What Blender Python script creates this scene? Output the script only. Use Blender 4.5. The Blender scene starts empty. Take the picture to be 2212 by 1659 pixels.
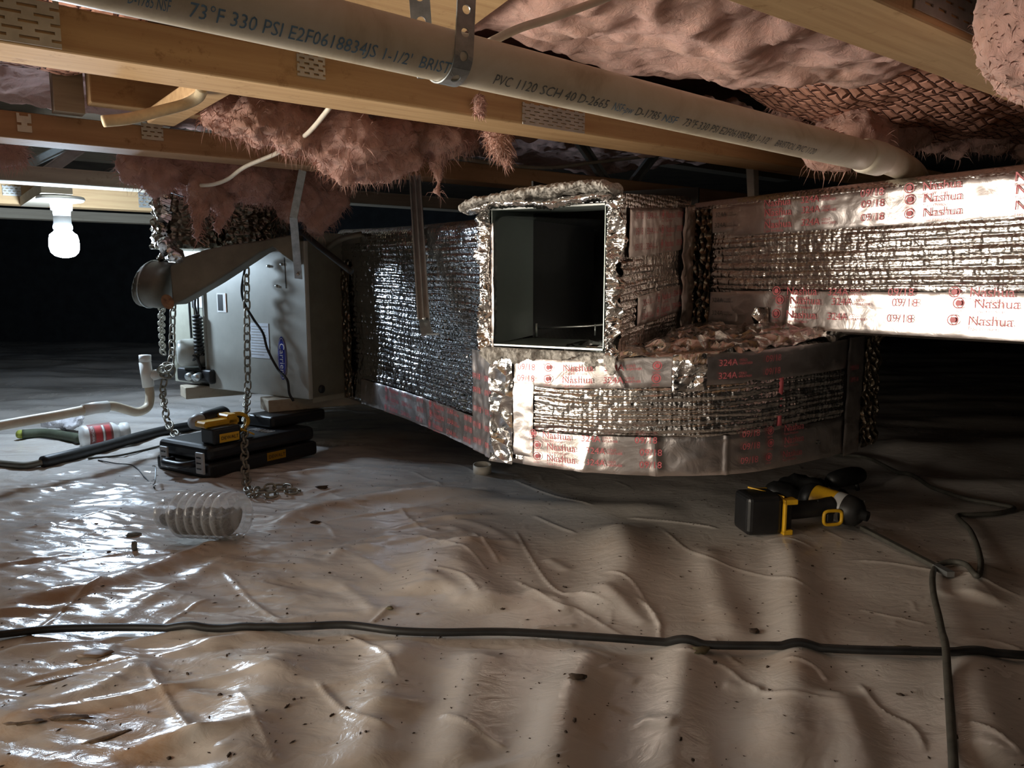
import bpy, bmesh, math, random
import numpy as np
from mathutils import Matrix, Vector, Euler
random.seed(7); RNG = np.random.default_rng(11)
SC = bpy.context.scene; COL = SC.collection

# ------------------------------------------------------------ camera, light, exposure
FPX, HCAM = 1650.0, 0.5
PITCH = math.atan(229.5 / FPX)
cam = bpy.data.cameras.new('camera'); cam.sensor_width = 36; cam.lens = 36 * FPX / 2212; cam.clip_start = .02
camo = bpy.data.objects.new('camera', cam); COL.objects.link(camo)
camo.location = (0, 0, HCAM); camo.rotation_euler = (math.pi / 2 - PITCH, 0, 0); SC.camera = camo
SC.view_settings.view_transform = 'Standard'; SC.view_settings.look = 'None'
SC.view_settings.gamma = 1; SC.view_settings.use_curve_mapping = False
SC.view_settings.exposure = -0.58
SC.cycles.max_bounces = 8; SC.cycles.diffuse_bounces = 3; SC.cycles.glossy_bounces = 4; SC.cycles.transparent_max_bounces = 8
w = bpy.data.worlds.new('dark_crawlspace'); SC.world = w; w.use_nodes = True
w.node_tree.nodes['Background'].inputs[0].default_value = (.62, .66, .7, 1)
w.node_tree.nodes['Background'].inputs[1].default_value = .003
def area(name, loc, target, sx, sy, power, color, spread=180):
    l = bpy.data.lights.new(name, 'AREA'); l.shape = 'RECTANGLE'; l.size = sx; l.size_y = sy
    l.energy = power; l.color = color; l.spread = math.radians(spread)
    o = bpy.data.objects.new(name, l); COL.objects.link(o); o.location = loc
    o.rotation_euler = (Vector(target) - Vector(loc)).to_track_quat('-Z', 'Y').to_euler(); return o
area('hatch_daylight', (-1.5, .95, .40), (.8, .95, .86), .85, .56, 9.0, (1, .9, .77), 66)
area('elbow_highlight_fill', (-.95, .42, .30), (.25, 1.3, .36), .24, .38, 2.3, (1, .88, .72), 62)  # added light for the elbow highlight, with no modelled source
area('rear_fill_light', (.25, -1.3, .40), (.25, 1.1, .05), .4, .35, .55, (1, .88, .74), 80)  # added dim fill from behind the camera, with no source of its own
BULB_STRENGTH = 520.0

# ------------------------------------------------------------ picture <-> place
def ray(x, y):
    u = (x - 1106) / FPX; v = (y - 829.5) / FPX
    return np.array([u, math.cos(PITCH) - v * math.sin(PITCH), -math.sin(PITCH) - v * math.cos(PITCH)])
def atz(x, y, z=0.0):
    d = ray(x, y); t = (z - HCAM) / d[2]; return np.array([d[0] * t, d[1] * t, z])
def aty(x, y, Y):
    d = ray(x, y); t = Y / d[1]; return np.array([d[0] * t, Y, HCAM + d[2] * t])
DT = np.array([.78825787, .61534505]); NT = np.array([-DT[1], DT[0]])      # truss direction and the normal pointing away
def ts(t, s, z): p = DT * t + NT * s; return np.array([p[0], p[1], z])
def ats(x, y, s):                                                        # point of a view line on the vertical plane of truss offset s
    d = ray(x, y); k = s / (NT @ d[:2]); return np.array([d[0] * k, d[1] * k, HCAM + d[2] * k])

# ------------------------------------------------------------ materials
def ramp(nt, fac, stops):
    r = nt.nodes.new('ShaderNodeValToRGB'); e = r.color_ramp.elements
    while len(e) < len(stops): e.new(.5)
    for k, (p, c) in enumerate(stops): e[k].position = p; e[k].color = (*c, 1) if len(c) == 3 else c
    nt.links.new(fac, r.inputs[0]); return r.outputs[0]
def noise(nt, scale, detail=4, rough=.55, vec=None, dist=0.0):
    n = nt.nodes.new('ShaderNodeTexNoise'); n.inputs['Scale'].default_value = scale
    n.inputs['Detail'].default_value = detail; n.inputs['Roughness'].default_value = rough; n.inputs['Distortion'].default_value = dist
    if vec is not None: nt.links.new(vec, n.inputs['Vector'])
    return n.outputs[0]
def coord(nt, kind='Object', scale=(1, 1, 1), rot=(0, 0, 0)):
    t = nt.nodes.new('ShaderNodeTexCoord'); m = nt.nodes.new('ShaderNodeMapping')
    m.inputs['Scale'].default_value = scale; m.inputs['Rotation'].default_value = rot
    nt.links.new(t.outputs[kind], m.inputs['Vector']); return m.outputs[0]
def bump(nt, b, h, strength=.3, dist=.01):
    n = nt.nodes.new('ShaderNodeBump'); n.inputs['Strength'].default_value = strength; n.inputs['Distance'].default_value = dist
    nt.links.new(h, n.inputs['Height'])
    prev = b.inputs['Normal'].links
    if prev: nt.links.new(prev[0].from_socket, n.inputs['Normal'])
    nt.links.new(n.outputs[0], b.inputs['Normal'])
def mathn(nt, op, a, b):
    n = nt.nodes.new('ShaderNodeMath'); n.operation = op
    for i, q in enumerate((a, b)):
        if isinstance(q, (int, float)): n.inputs[i].default_value = q
        else: nt.links.new(q, n.inputs[i])
    return n.outputs[0]
def mix(nt, fac, a, b, mode='MIX'):
    n = nt.nodes.new('ShaderNodeMix'); n.data_type = 'RGBA'; n.blend_type = mode
    if isinstance(fac, (int, float)): n.inputs[0].default_value = fac
    else: nt.links.new(fac, n.inputs[0])
    for i, q in ((6, a), (7, b)):
        if isinstance(q, tuple): n.inputs[i].default_value = (*q, 1)
        else: nt.links.new(q, n.inputs[i])
    return n.outputs[2]
def mat(name, color=(.5, .5, .5), rough=.5, metal=0.0, spec=.5, **kw):
    m = bpy.data.materials.new(name); m.use_nodes = True; nt = m.node_tree; b = nt.nodes['Principled BSDF']
    b.inputs['Base Color'].default_value = (*color, 1); b.inputs['Roughness'].default_value = rough
    b.inputs['Metallic'].default_value = metal; b.inputs['Specular IOR Level'].default_value = spec
    for k, v in kw.items(): b.inputs[k].default_value = v
    return m, nt, b
def simple(name, color, rough=.5, metal=0.0, var=.15, nscale=30, bstr=.1, bdist=.001, **kw):
    m, nt, b = mat(name, color, rough, metal, **kw)
    v = coord(nt); n = noise(nt, nscale, 5, .6, v)
    lo = tuple(max(0, c * (1 - var)) for c in color); hi = tuple(min(1, c * (1 + var)) for c in color)
    nt.links.new(ramp(nt, n, [(.3, lo), (.7, hi)]), b.inputs['Base Color'])
    bump(nt, b, n, bstr, bdist); return m
M = {}
def build_mats():
    # floor sheeting
    m, nt, b = mat('poly_sheeting', (.6, .55, .5), .28, 0, .42)
    v = coord(nt)
    c = ramp(nt, noise(nt, 1.3, 5, .6, v), [(.3, (.48, .43, .38)), (.5, (.56, .52, .48)), (.72, (.60, .585, .57))])
    st = ramp(nt, noise(nt, 4.2, 8, .68, v, .6), [(.55, (1, 1, 1)), (.66, (.84, .69, .56)), (.8, (.55, .38, .26))])
    pos = nt.nodes.new('ShaderNodeSeparateXYZ'); nt.links.new(v, pos.inputs[0])
    left = ramp(nt, mathn(nt, 'ADD', mathn(nt, 'MULTIPLY', pos.outputs[0], -1.3), mathn(nt, 'MULTIPLY', pos.outputs[1], -.9)), [(0.0, (0, 0, 0)), (.5, (1, 1, 1))])
    nt.nodes  # stains are thicker on the near left of the sheet
    addf = mathn(nt, 'ADD', mathn(nt, 'MULTIPLY', left, .55), .3)
    c = mix(nt, addf, c, st, 'MULTIPLY')
    fine = ramp(nt, noise(nt, 60, 6, .7, v), [(.62, (1, 1, 1)), (.74, (.55, .45, .36))])
    c = mix(nt, .45, c, fine, 'MULTIPLY')
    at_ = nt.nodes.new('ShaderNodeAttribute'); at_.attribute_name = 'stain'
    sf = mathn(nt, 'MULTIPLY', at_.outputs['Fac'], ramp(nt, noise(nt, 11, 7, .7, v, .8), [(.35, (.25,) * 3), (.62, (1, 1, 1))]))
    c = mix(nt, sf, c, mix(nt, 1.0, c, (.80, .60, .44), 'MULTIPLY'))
    nt.links.new(c, b.inputs['Base Color'])
    nt.links.new(ramp(nt, noise(nt, 5, 5, .6, v), [(.35, (.13,) * 3), (.7, (.32,) * 3)]), b.inputs['Roughness'])
    bump(nt, b, noise(nt, 22, 5, .55, coord(nt, scale=(1, 1.6, 1)), 1.2), .16, .010)
    bump(nt, b, noise(nt, 260, 3, .6, v), .12, .001)
    M['floor'] = m
    # timber
    def wood(name, a, bcol, dirt):
        m, nt, b = mat(name, a, .7, 0, .25)
        v = coord(nt, rot=(0, 0, -math.atan2(DT[1], DT[0])), scale=(1, 1, 1))
        mp = nt.nodes.new('ShaderNodeMapping'); mp.inputs['Scale'].default_value = (1.2, 22, 22); nt.links.new(v, mp.inputs['Vector'])
        g = noise(nt, 3, 6, .6, mp.outputs[0], .4)
        c = ramp(nt, g, [(.3, a), (.7, bcol)])
        d = ramp(nt, noise(nt, 28, 8, .75, coord(nt)), [(.56, (1, 1, 1)), (.72, dirt)])
        d2 = ramp(nt, noise(nt, 3.5, 4, .6, coord(nt)), [(.42, (0, 0, 0)), (.62, (1, 1, 1))])
        c2 = mix(nt, d2, c, mix(nt, 1.0, c, d, 'MULTIPLY'))
        nt.links.new(c2, b.inputs['Base Color']); bump(nt, b, g, .2, .002); return m
    M['wood'] = wood('truss_timber', (.47, .29, .145), (.62, .42, .22), (.42, .33, .22))
    M['wood_red'] = wood('reddish_timber', (.34, .20, .11), (.45, .28, .16), (.4, .3, .2))
    M['wood_grey'] = wood('weathered_timber', (.34, .29, .22), (.46, .40, .31), (.5, .45, .4))
    # pipe
    m, nt, b = mat('aged_pvc', (.7, .64, .52), .42, 0, .45)
    v = coord(nt)
    c = ramp(nt, noise(nt, 9, 6, .65, v, .5), [(.35, (.80, .74, .62)), (.55, (.70, .62, .48)), (.74, (.46, .37, .25))])
    nt.links.new(c, b.inputs['Base Color']); bump(nt, b, noise(nt, 60, 4, .6, v), .12, .001); M['pvc'] = m
    M['pvc_white'] = simple('white_pvc', (.80, .79, .74), .4, var=.08, nscale=12)
    M['pvc_tan'] = simple('yellowed_pvc', (.66, .58, .44), .45, var=.2, nscale=14)
    M['ink_blue'] = simple('blue_print', (.17, .29, .42), .6, var=.3, nscale=80)
    M['ink_dark'] = simple('faded_dark_print', (.16, .17, .17), .6, var=.3, nscale=80)
    M['ink_red'] = simple('red_print', (.58, .14, .16), .45, var=.25, nscale=50, spec=.4)
    # foil
    def foil(name, color, rough, kind, bs):
        m, nt, b = mat(name, color, rough, 1.0)
        v = coord(nt)
        if kind == 'bubble':
            vo = nt.nodes.new('ShaderNodeTexVoronoi'); vo.inputs['Scale'].default_value = 115; vo.inputs['Randomness'].default_value = .35
            nt.links.new(v, vo.inputs['Vector']); bump(nt, b, mathn(nt, 'SUBTRACT', 1.0, vo.outputs[0]), bs, .004)
            bump(nt, b, noise(nt, 45, 3, .6, v, .8), bs * .6, .006)
        else:
            vo = nt.nodes.new('ShaderNodeTexVoronoi'); vo.inputs['Scale'].default_value = 60 if 'dirty' in name else 26; vo.inputs['Randomness'].default_value = 1
            nv = noise(nt, 7, 3, .5, v); nt.links.new(v, vo.inputs['Vector'])
            bump(nt, b, noise(nt, 20, 4, .55, v, 1.5), bs, .006)
            if kind == 'crumple': bump(nt, b, vo.outputs[0], bs * 1.5, .02)
            bump(nt, b, nv, bs * 1.2, .03)
        cc = ramp(nt, noise(nt, 14, 4, .6, v), [(.3, tuple(c * .85 for c in color)), (.7, color)])
        nt.links.new(cc, b.inputs['Base Color']); return m
    M['foil'] = foil('bubble_foil', (.82, .79, .76), .24, 'bubble', .42)
    M['rib_foil'] = foil('ribbed_bubble_foil', (.70, .71, .73), .13, 'bubble', .25)
    M['tape'] = foil('smooth_foil_tape', (.80, .74, .72), .34, 'smooth', .22)
    M['crumple'] = foil('crumpled_foil', (.84, .82, .80), .20, 'crumple', .6)
    M['dull_foil'] = foil('dirty_foil', (.34, .29, .22), .32, 'crumple', .7)
    M['torn'] = simple('torn_insulation_edge', (.42, .40, .37), .8, var=.5, nscale=160, bstr=.8, bdist=.004)
    M['galv'] = simple('galvanised_sheet', (.52, .55, .55), .36, .85, var=.12, nscale=40)
    M['strap'] = simple('weathered_galvanised_strap', (.42, .46, .48), .42, .7, var=.25, nscale=60)
    M['plate'] = simple('nail_plate_steel', (.50, .50, .47), .45, .6, var=.15, nscale=50)
    M['web'] = simple('steel_web', (.34, .36, .36), .4, .8, var=.15)
    M['duct_in'] = simple('inner_duct_sheet', (.30, .345, .33), .42, .7, var=.06, nscale=8)
    M['cabinet'] = simple('grey_painted_steel', (.40, .40, .36), .42, .15, var=.06, nscale=25, bstr=.04)
    M['cabinet2'] = simple('olive_grey_steel', (.30, .295, .235), .5, .1, var=.1, nscale=25, bstr=.04)
    M['tan_metal'] = simple('stained_sheet_metal', (.17, .155, .12), .5, .4, var=.35, nscale=9)
    M['rust'] = simple('rusty_rim', (.30, .14, .06), .8, .1, var=.5, nscale=60)
    M['black'] = simple('black_plastic', (.011, .011, .012), .42, 0, var=.3)
    M['rubber'] = simple('black_rubber', (.013, .013, .013), .5, 0, var=.5, nscale=40)
    M['darkcable'] = simple('dusty_dark_cable', (.055, .052, .042), .7, 0, var=.3, nscale=60)
    M['yellow'] = simple('yellow_plastic', (.68, .38, .015), .4, 0, var=.12)
    M['grey_pl'] = simple('light_grey_plastic', (.42, .43, .43), .45, 0, var=.1)
    M['white'] = simple('white_plastic', (.82, .82, .80), .35, 0, var=.05)
    M['paper'] = simple('white_paper', (.62, .66, .72), .7, 0, var=.08, nscale=90)
    M['ceramic'] = simple('white_porcelain', (.84, .84, .82), .25, 0, var=.03)
    M['cable_white'] = simple('white_sheathed_cable', (.72, .66, .56), .5, 0, var=.12)
    M['cable_grey'] = simple('dusty_grey_cable', (.25, .23, .19), .6, 0, var=.12)
    M['foam_tan'] = simple('tan_sheath', (.66, .55, .36), .8, 0, var=.25, nscale=30, bstr=.4)
    M['chain'] = simple('dull_chain_steel', (.30, .28, .23), .45, .6, var=.4, nscale=60)
    M['red'] = simple('red_label', (.55, .05, .05), .5, 0, var=.15)
    M['maroon'] = simple('maroon_label', (.25, .10, .09), .5, 0, var=.15)
    M['blue'] = simple('blue_badge', (.02, .03, .28), .35, 0, var=.1)
    M['orange'] = simple('orange_label', (.75, .25, .05), .5, 0)
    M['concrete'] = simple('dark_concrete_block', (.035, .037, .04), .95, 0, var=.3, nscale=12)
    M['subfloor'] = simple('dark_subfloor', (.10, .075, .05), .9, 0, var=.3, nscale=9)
    M['leaf'] = simple('dry_leaf', (.13, .11, .06), .8, 0, var=.4, nscale=60)
    M['dirt'] = simple('dirt_specks', (.06, .04, .028), .95, 0, var=.4, nscale=90)
    M['mud'] = simple('dried_mud', (.13, .085, .05), .9, 0, var=.5, nscale=200)
    M['lint'] = simple('grey_lint', (.22, .24, .23), .95, 0, var=.4, nscale=90)
    M['puddle'] = simple('brown_stain', (.25, .17, .11), .5, 0)
    M['green_foam'] = simple('dark_green_foam', (.05, .06, .035), .8, 0, var=.3)
    M['lime'] = simple('yellow_green_foam', (.30, .33, .05), .8, 0, var=.5, nscale=150)
    m, nt, b = mat('pink_fibreglass', (.66, .3, .27), .95, 0, .1)
    v = coord(nt)
    c = ramp(nt, noise(nt, 6, 8, .7, v, .7), [(.28, (.36, .19, .13)), (.45, (.62, .36, .29)), (.62, (.74, .44, .38)), (.8, (.80, .62, .50))])
    dk = ramp(nt, noise(nt, 13, 6, .7, v, 1.5), [(.60, (1, 1, 1)), (.72, (.30, .21, .17))])
    nt.links.new(mix(nt, .8, c, dk, 'MULTIPLY'), b.inputs['Base Color'])
    b.inputs['Subsurface Weight'].default_value = .12; b.inputs['Subsurface Radius'].default_value = (.02, .01, .008)
    b.inputs['Sheen Weight'].default_value = .25
    bump(nt, b, noise(nt, 55, 8, .75, v, 1.0), .7, .012); M['pink'] = m
    m, nt, b = mat('netted_fibreglass', (.6, .3, .24), .95, 0, .1)
    t = nt.nodes.new('ShaderNodeTexCoord'); br = nt.nodes.new('ShaderNodeTexBrick')
    br.inputs['Scale'].default_value = 1; br.inputs['Brick Width'].default_value = .036; br.inputs['Row Height'].default_value = .019
    br.inputs['Mortar Size'].default_value = .0011; br.inputs['Mortar Smooth'].default_value = .2
    br.inputs['Color1'].default_value = (.66, .36, .27, 1); br.inputs['Color2'].default_value = (.60, .31, .23, 1); br.inputs['Mortar'].default_value = (.06, .03, .03, 1)
    dn = nt.nodes.new('ShaderNodeTexNoise'); dn.inputs['Scale'].default_value = 14; nt.links.new(t.outputs['UV'], dn.inputs['Vector'])
    ad = nt.nodes.new('ShaderNodeVectorMath'); ad.operation = 'MULTIPLY_ADD'; nt.links.new(dn.outputs[1], ad.inputs[0]); ad.inputs[1].default_value = (.02, .02, 0); nt.links.new(t.outputs['UV'], ad.inputs[2])
    nt.links.new(ad.outputs[0], br.inputs['Vector'])
    vv = coord(nt); cl = ramp(nt, noise(nt, 7, 7, .65, vv), [(.3, (.55, .5, .45)), (.6, (1, 1, 1))])
    nt.links.new(mix(nt, .7, br.outputs[0], cl, 'MULTIPLY'), b.inputs['Base Color'])
    br2 = nt.nodes.new('ShaderNodeTexBrick')
    for k in ('Scale', 'Brick Width', 'Row Height'): br2.inputs[k].default_value = br.inputs[k].default_value
    br2.inputs['Mortar Size'].default_value = .006; br2.inputs['Mortar Smooth'].default_value = 1
    nt.links.new(ad.outputs[0], br2.inputs['Vector'])
    bump(nt, b, mathn(nt, 'SUBTRACT', 1.0, br2.outputs[1]), .9, .006); bump(nt, b, noise(nt, 70, 6, .7, vv), .4, .004)
    M['net'] = m
    m, nt, b = mat('clear_plastic', (.85, .87, .88), .12, 0, .8)
    bump(nt, b, noise(nt, 40, 3, .5, coord(nt)), .15, .003)
    lw = nt.nodes.new('ShaderNodeLayerWeight'); lw.inputs[0].default_value = .35
    tr_ = nt.nodes.new('ShaderNodeBsdfTransparent'); tr_.inputs[0].default_value = (.93, .94, .95, 1); mx = nt.nodes.new('ShaderNodeMixShader')
    nt.links.new(mathn(nt, 'ADD', mathn(nt, 'MULTIPLY', lw.outputs[1], .5), .15), mx.inputs[0]); nt.links.new(tr_.outputs[0], mx.inputs[1]); nt.links.new(b.outputs[0], mx.inputs[2])
    nt.links.new(mx.outputs[0], nt.nodes['Material Output'].inputs[0]); M['clear'] = m
    m, nt, b = mat('crinkled_bag_film', (.5, .48, .50), .25, 0, .7); bump(nt, b, noise(nt, 40, 5, .7, coord(nt), 1), .8, .01); M['bag'] = m
    m, nt, b = mat('grey_wool_scrap', (.36, .35, .33), .95, 0, .1)
    v = coord(nt); nt.links.new(ramp(nt, noise(nt, 90, 8, .8, v, 1), [(.35, (.20, .20, .19)), (.65, (.68, .67, .65))]), b.inputs['Base Color'])
    bump(nt, b, noise(nt, 120, 8, .8, v, 1), 1, .01); M['wool'] = m
    m = bpy.data.materials.new('lit_bulb'); m.use_nodes = True; nt = m.node_tree; nt.nodes.clear()
    e = nt.nodes.new('ShaderNodeEmission'); e.inputs[0].default_value = (.64, .81, 1, 1); e.inputs[1].default_value = BULB_STRENGTH
    o = nt.nodes.new('ShaderNodeOutputMaterial'); nt.links.new(e.outputs[0], o.inputs[0]); M['bulb'] = m
build_mats()

# ------------------------------------------------------------ mesh helpers
def tag(o, label=None, cat=None, group=None, kind=None):
    if label: o['label'] = label
    if cat: o['category'] = cat
    if group: o['group'] = group
    if kind: o['kind'] = kind
    return o
def thing(name, label, cat, loc=(0, 0, 0), rot=(0, 0, 0), group=None):
    o = bpy.data.objects.new(name, None); COL.objects.link(o); o.empty_display_size = .02
    o.location = tuple(float(c) for c in loc); o.rotation_euler = rot; tag(o, label, cat, group); return o
def worldmat(o):
    m = Matrix.LocRotScale(o.location, o.rotation_euler, o.scale)
    return worldmat(o.parent) @ m if o.parent else m
def mk(name, vf, m, parent=None, smooth=True, local=False, uv=None):
    V, Fc = vf
    V = np.asarray(V, dtype=float)
    if parent is not None and not local:
        W = np.array(worldmat(parent).inverted()); V = V @ W[:3, :3].T + W[:3, 3]
    me = bpy.data.meshes.new(name)
    if isinstance(Fc, np.ndarray):
        n = len(Fc); k = Fc.shape[1]
        me.vertices.add(len(V)); me.vertices.foreach_set('co', V.astype(np.float32).ravel())
        me.loops.add(n * k); me.loops.foreach_set('vertex_index', Fc.astype(np.int32).ravel())
        me.polygons.add(n); me.polygons.foreach_set('loop_start', np.arange(0, n * k, k, dtype=np.int32))
        me.update(calc_edges=True); me.validate()
    else:
        me.from_pydata([tuple(v) for v in V], [], [tuple(int(i) for i in f) for f in Fc]); me.update()
    if uv is not None:
        l = me.uv_layers.new(name='map'); idx = np.empty(len(me.loops), dtype=np.int32); me.loops.foreach_get('vertex_index', idx)
        l.data.foreach_set('uv', np.asarray(uv, dtype=np.float32)[idx].ravel())
    me.polygons.foreach_set('use_smooth', [bool(smooth)] * len(me.polygons))
    me.materials.append(M[m] if isinstance(m, str) else m)
    o = bpy.data.objects.new(name, me); COL.objects.link(o)
    if parent is not None: o.parent = parent
    return o
def join(*vfs):
    V, Fc, n = [], [], 0
    for v, f in vfs:
        v = np.asarray(v, dtype=float); V.append(v); Fc += [tuple(int(i) + n for i in q) for q in f]; n += len(v)
    return np.vstack(V), Fc
def xf(vf, mtx):
    W = np.array(mtx); return np.asarray(vf[0], dtype=float) @ W[:3, :3].T + W[:3, 3], vf[1]
def bev(o, wd=.003, seg=2, ang=35):
    b = o.modifiers.new('bevel', 'BEVEL'); b.width = wd; b.segments = seg; b.limit_method = 'ANGLE'; b.angle_limit = math.radians(ang); b.harden_normals = False
    return o
BF = [(0, 3, 2, 1), (4, 5, 6, 7), (0, 1, 5, 4), (1, 2, 6, 5), (2, 3, 7, 6), (3, 0, 4, 7)]
def box(x0, x1, y0, y1, z0, z1):
    return np.array([(x0, y0, z0), (x1, y0, z0), (x1, y1, z0), (x0, y1, z0), (x0, y0, z1), (x1, y0, z1), (x1, y1, z1), (x0, y1, z1)], float), BF
def prism(poly, z0, z1):
    n = len(poly); V = [(p[0], p[1], z0 if np.isscalar(z0) else z0[i]) for i, p in enumerate(poly)] + [(p[0], p[1], z1 if np.isscalar(z1) else z1[i]) for i, p in enumerate(poly)]
    return np.array(V, float), [tuple(range(n))[::-1], tuple(range(n, 2 * n))] + [(i, (i + 1) % n, n + (i + 1) % n, n + i) for i in range(n)]
def beam(a, b, wd, ht, up=(0, 0, 1)):
    a = np.array(a, float); b = np.array(b, float); d = b - a; d /= np.linalg.norm(d); up = np.array(up, float)
    s = np.cross(d, up); s /= np.linalg.norm(s); u = np.cross(s, d)
    V = []
    for p in (a, b):
        for i, j in ((-1, -1), (1, -1), (1, 1), (-1, 1)): V.append(p + s * i * wd / 2 + u * j * ht / 2)
    return np.array(V), BF
def spline(pts, n=10):
    P = np.array(pts, float); P = np.vstack([2 * P[0] - P[1], P, 2 * P[-1] - P[-2]]); out = []
    for i in range(1, len(P) - 2):
        for t in np.linspace(0, 1, n, endpoint=False):
            out.append(.5 * (2 * P[i] + (P[i + 1] - P[i - 1]) * t + (2 * P[i - 1] - 5 * P[i] + 4 * P[i + 1] - P[i + 2]) * t * t + (3 * P[i] - P[i - 1] - 3 * P[i + 1] + P[i + 2]) * t ** 3))
    out.append(P[-2]); return np.array(out)
def tube(path, r, k=10, cap=True, closed=False, flat=1.0):
    P = np.array(path, float); n = len(P); R = np.full(n, r) if np.isscalar(r) else np.array(r, float)
    T = np.gradient(P, axis=0)
    if closed: T = np.roll(P, -1, 0) - np.roll(P, 1, 0)
    T /= np.linalg.norm(T, axis=1)[:, None] + 1e-12
    u = np.cross(T[0], (0, 0, 1.0)); u = u if np.linalg.norm(u) > .05 else np.cross(T[0], (0, 1.0, 0)); u /= np.linalg.norm(u)
    V = []
    for i in range(n):
        u = u - T[i] * (u @ T[i]); u /= np.linalg.norm(u) + 1e-12; v = np.cross(T[i], u)
        for j in range(k):
            a = 2 * math.pi * j / k; V.append(P[i] + R[i] * (math.cos(a) * u + flat * math.sin(a) * v))
    Fc = [(i * k + j, i * k + (j + 1) % k, ((i + 1) % n) * k + (j + 1) % k, ((i + 1) % n) * k + j) for i in range(n if closed else n - 1) for j in range(k)]
    if cap and not closed: Fc += [tuple(range(k))[::-1], tuple((n - 1) * k + j for j in range(k))]
    return np.array(V), Fc
def cyl(a, b, r0, r1=None, k=24):
    return tube([a, b], [r0, r0 if r1 is None else r1], k)
def lathe(prof, k=32):                     # profile of (radius, height) around z
    V = [(r * math.cos(2 * math.pi * j / k), r * math.sin(2 * math.pi * j / k), z) for r, z in prof for j in range(k)]
    Fc = [(i * k + j, i * k + (j + 1) % k, (i + 1) * k + (j + 1) % k, (i + 1) * k + j) for i in range(len(prof) - 1) for j in range(k)]
    return np.array(V), Fc
def frame(origin, zdir, xhint=(0, 0, 1)):
    z = Vector([float(c) for c in zdir]).normalized(); x = Vector(xhint); x = (x - z * x.dot(z)).normalized(); y = z.cross(x)
    return Matrix(((x.x, y.x, z.x, origin[0]), (x.y, y.y, z.y, origin[1]), (x.z, y.z, z.z, origin[2]), (0, 0, 0, 1)))
def gridf(nu, nv):
    i, j = np.meshgrid(np.arange(nu - 1), np.arange(nv - 1), indexing='ij'); a = (i * nv + j).ravel()
    return np.stack([a, a + nv, a + nv + 1, a + 1], 1)
def vnoise(x, y, seed=0):                  # smooth value noise, -1..1
    r = np.random.default_rng(seed); G = r.uniform(-1, 1, (64, 64))
    xi = np.floor(x).astype(int); yi = np.floor(y).astype(int); fx = x - xi; fy = y - yi
    fx = fx * fx * (3 - 2 * fx); fy = fy * fy * (3 - 2 * fy); g = lambda a, b: G[a % 64, b % 64]
    return (g(xi, yi) * (1 - fx) + g(xi + 1, yi) * fx) * (1 - fy) + (g(xi, yi + 1) * (1 - fx) + g(xi + 1, yi + 1) * fx) * fy
def fbm(x, y, seed=0, o=4, g=.5):
    s = 0; a = 1
    for k in range(o): s = s + a * vnoise(x * 2 ** k + 13.7 * k, y * 2 ** k + 7.1 * k, seed + k); a *= g
    return s
_tc = {}
def text(s, size):
    if s not in _tc:
        c = bpy.data.curves.new('t', 'FONT'); c.body = s; c.size = 1; c.resolution_u = 2
        o = bpy.data.objects.new('t', c); COL.objects.link(o); bpy.context.view_layer.update()
        me = o.to_mesh(); V = np.array([v.co[:] for v in me.vertices]); Fc = [tuple(p.vertices) for p in me.polygons]
        o.to_mesh_clear(); bpy.data.objects.remove(o); bpy.data.curves.remove(c)
        _tc[s] = (V, Fc)
    V, Fc = _tc[s]; return V * size, Fc
def on_plane(vf, o, ex, ey, off=0.0):      # map x,y of a flat shape onto a plane
    ex = np.array(ex, float); ey = np.array(ey, float); n = np.cross(ex, ey); V = vf[0]
    return np.array(o, float) + V[:, :1] * ex + V[:, 1:2] * ey + n * off, vf[1]

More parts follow.
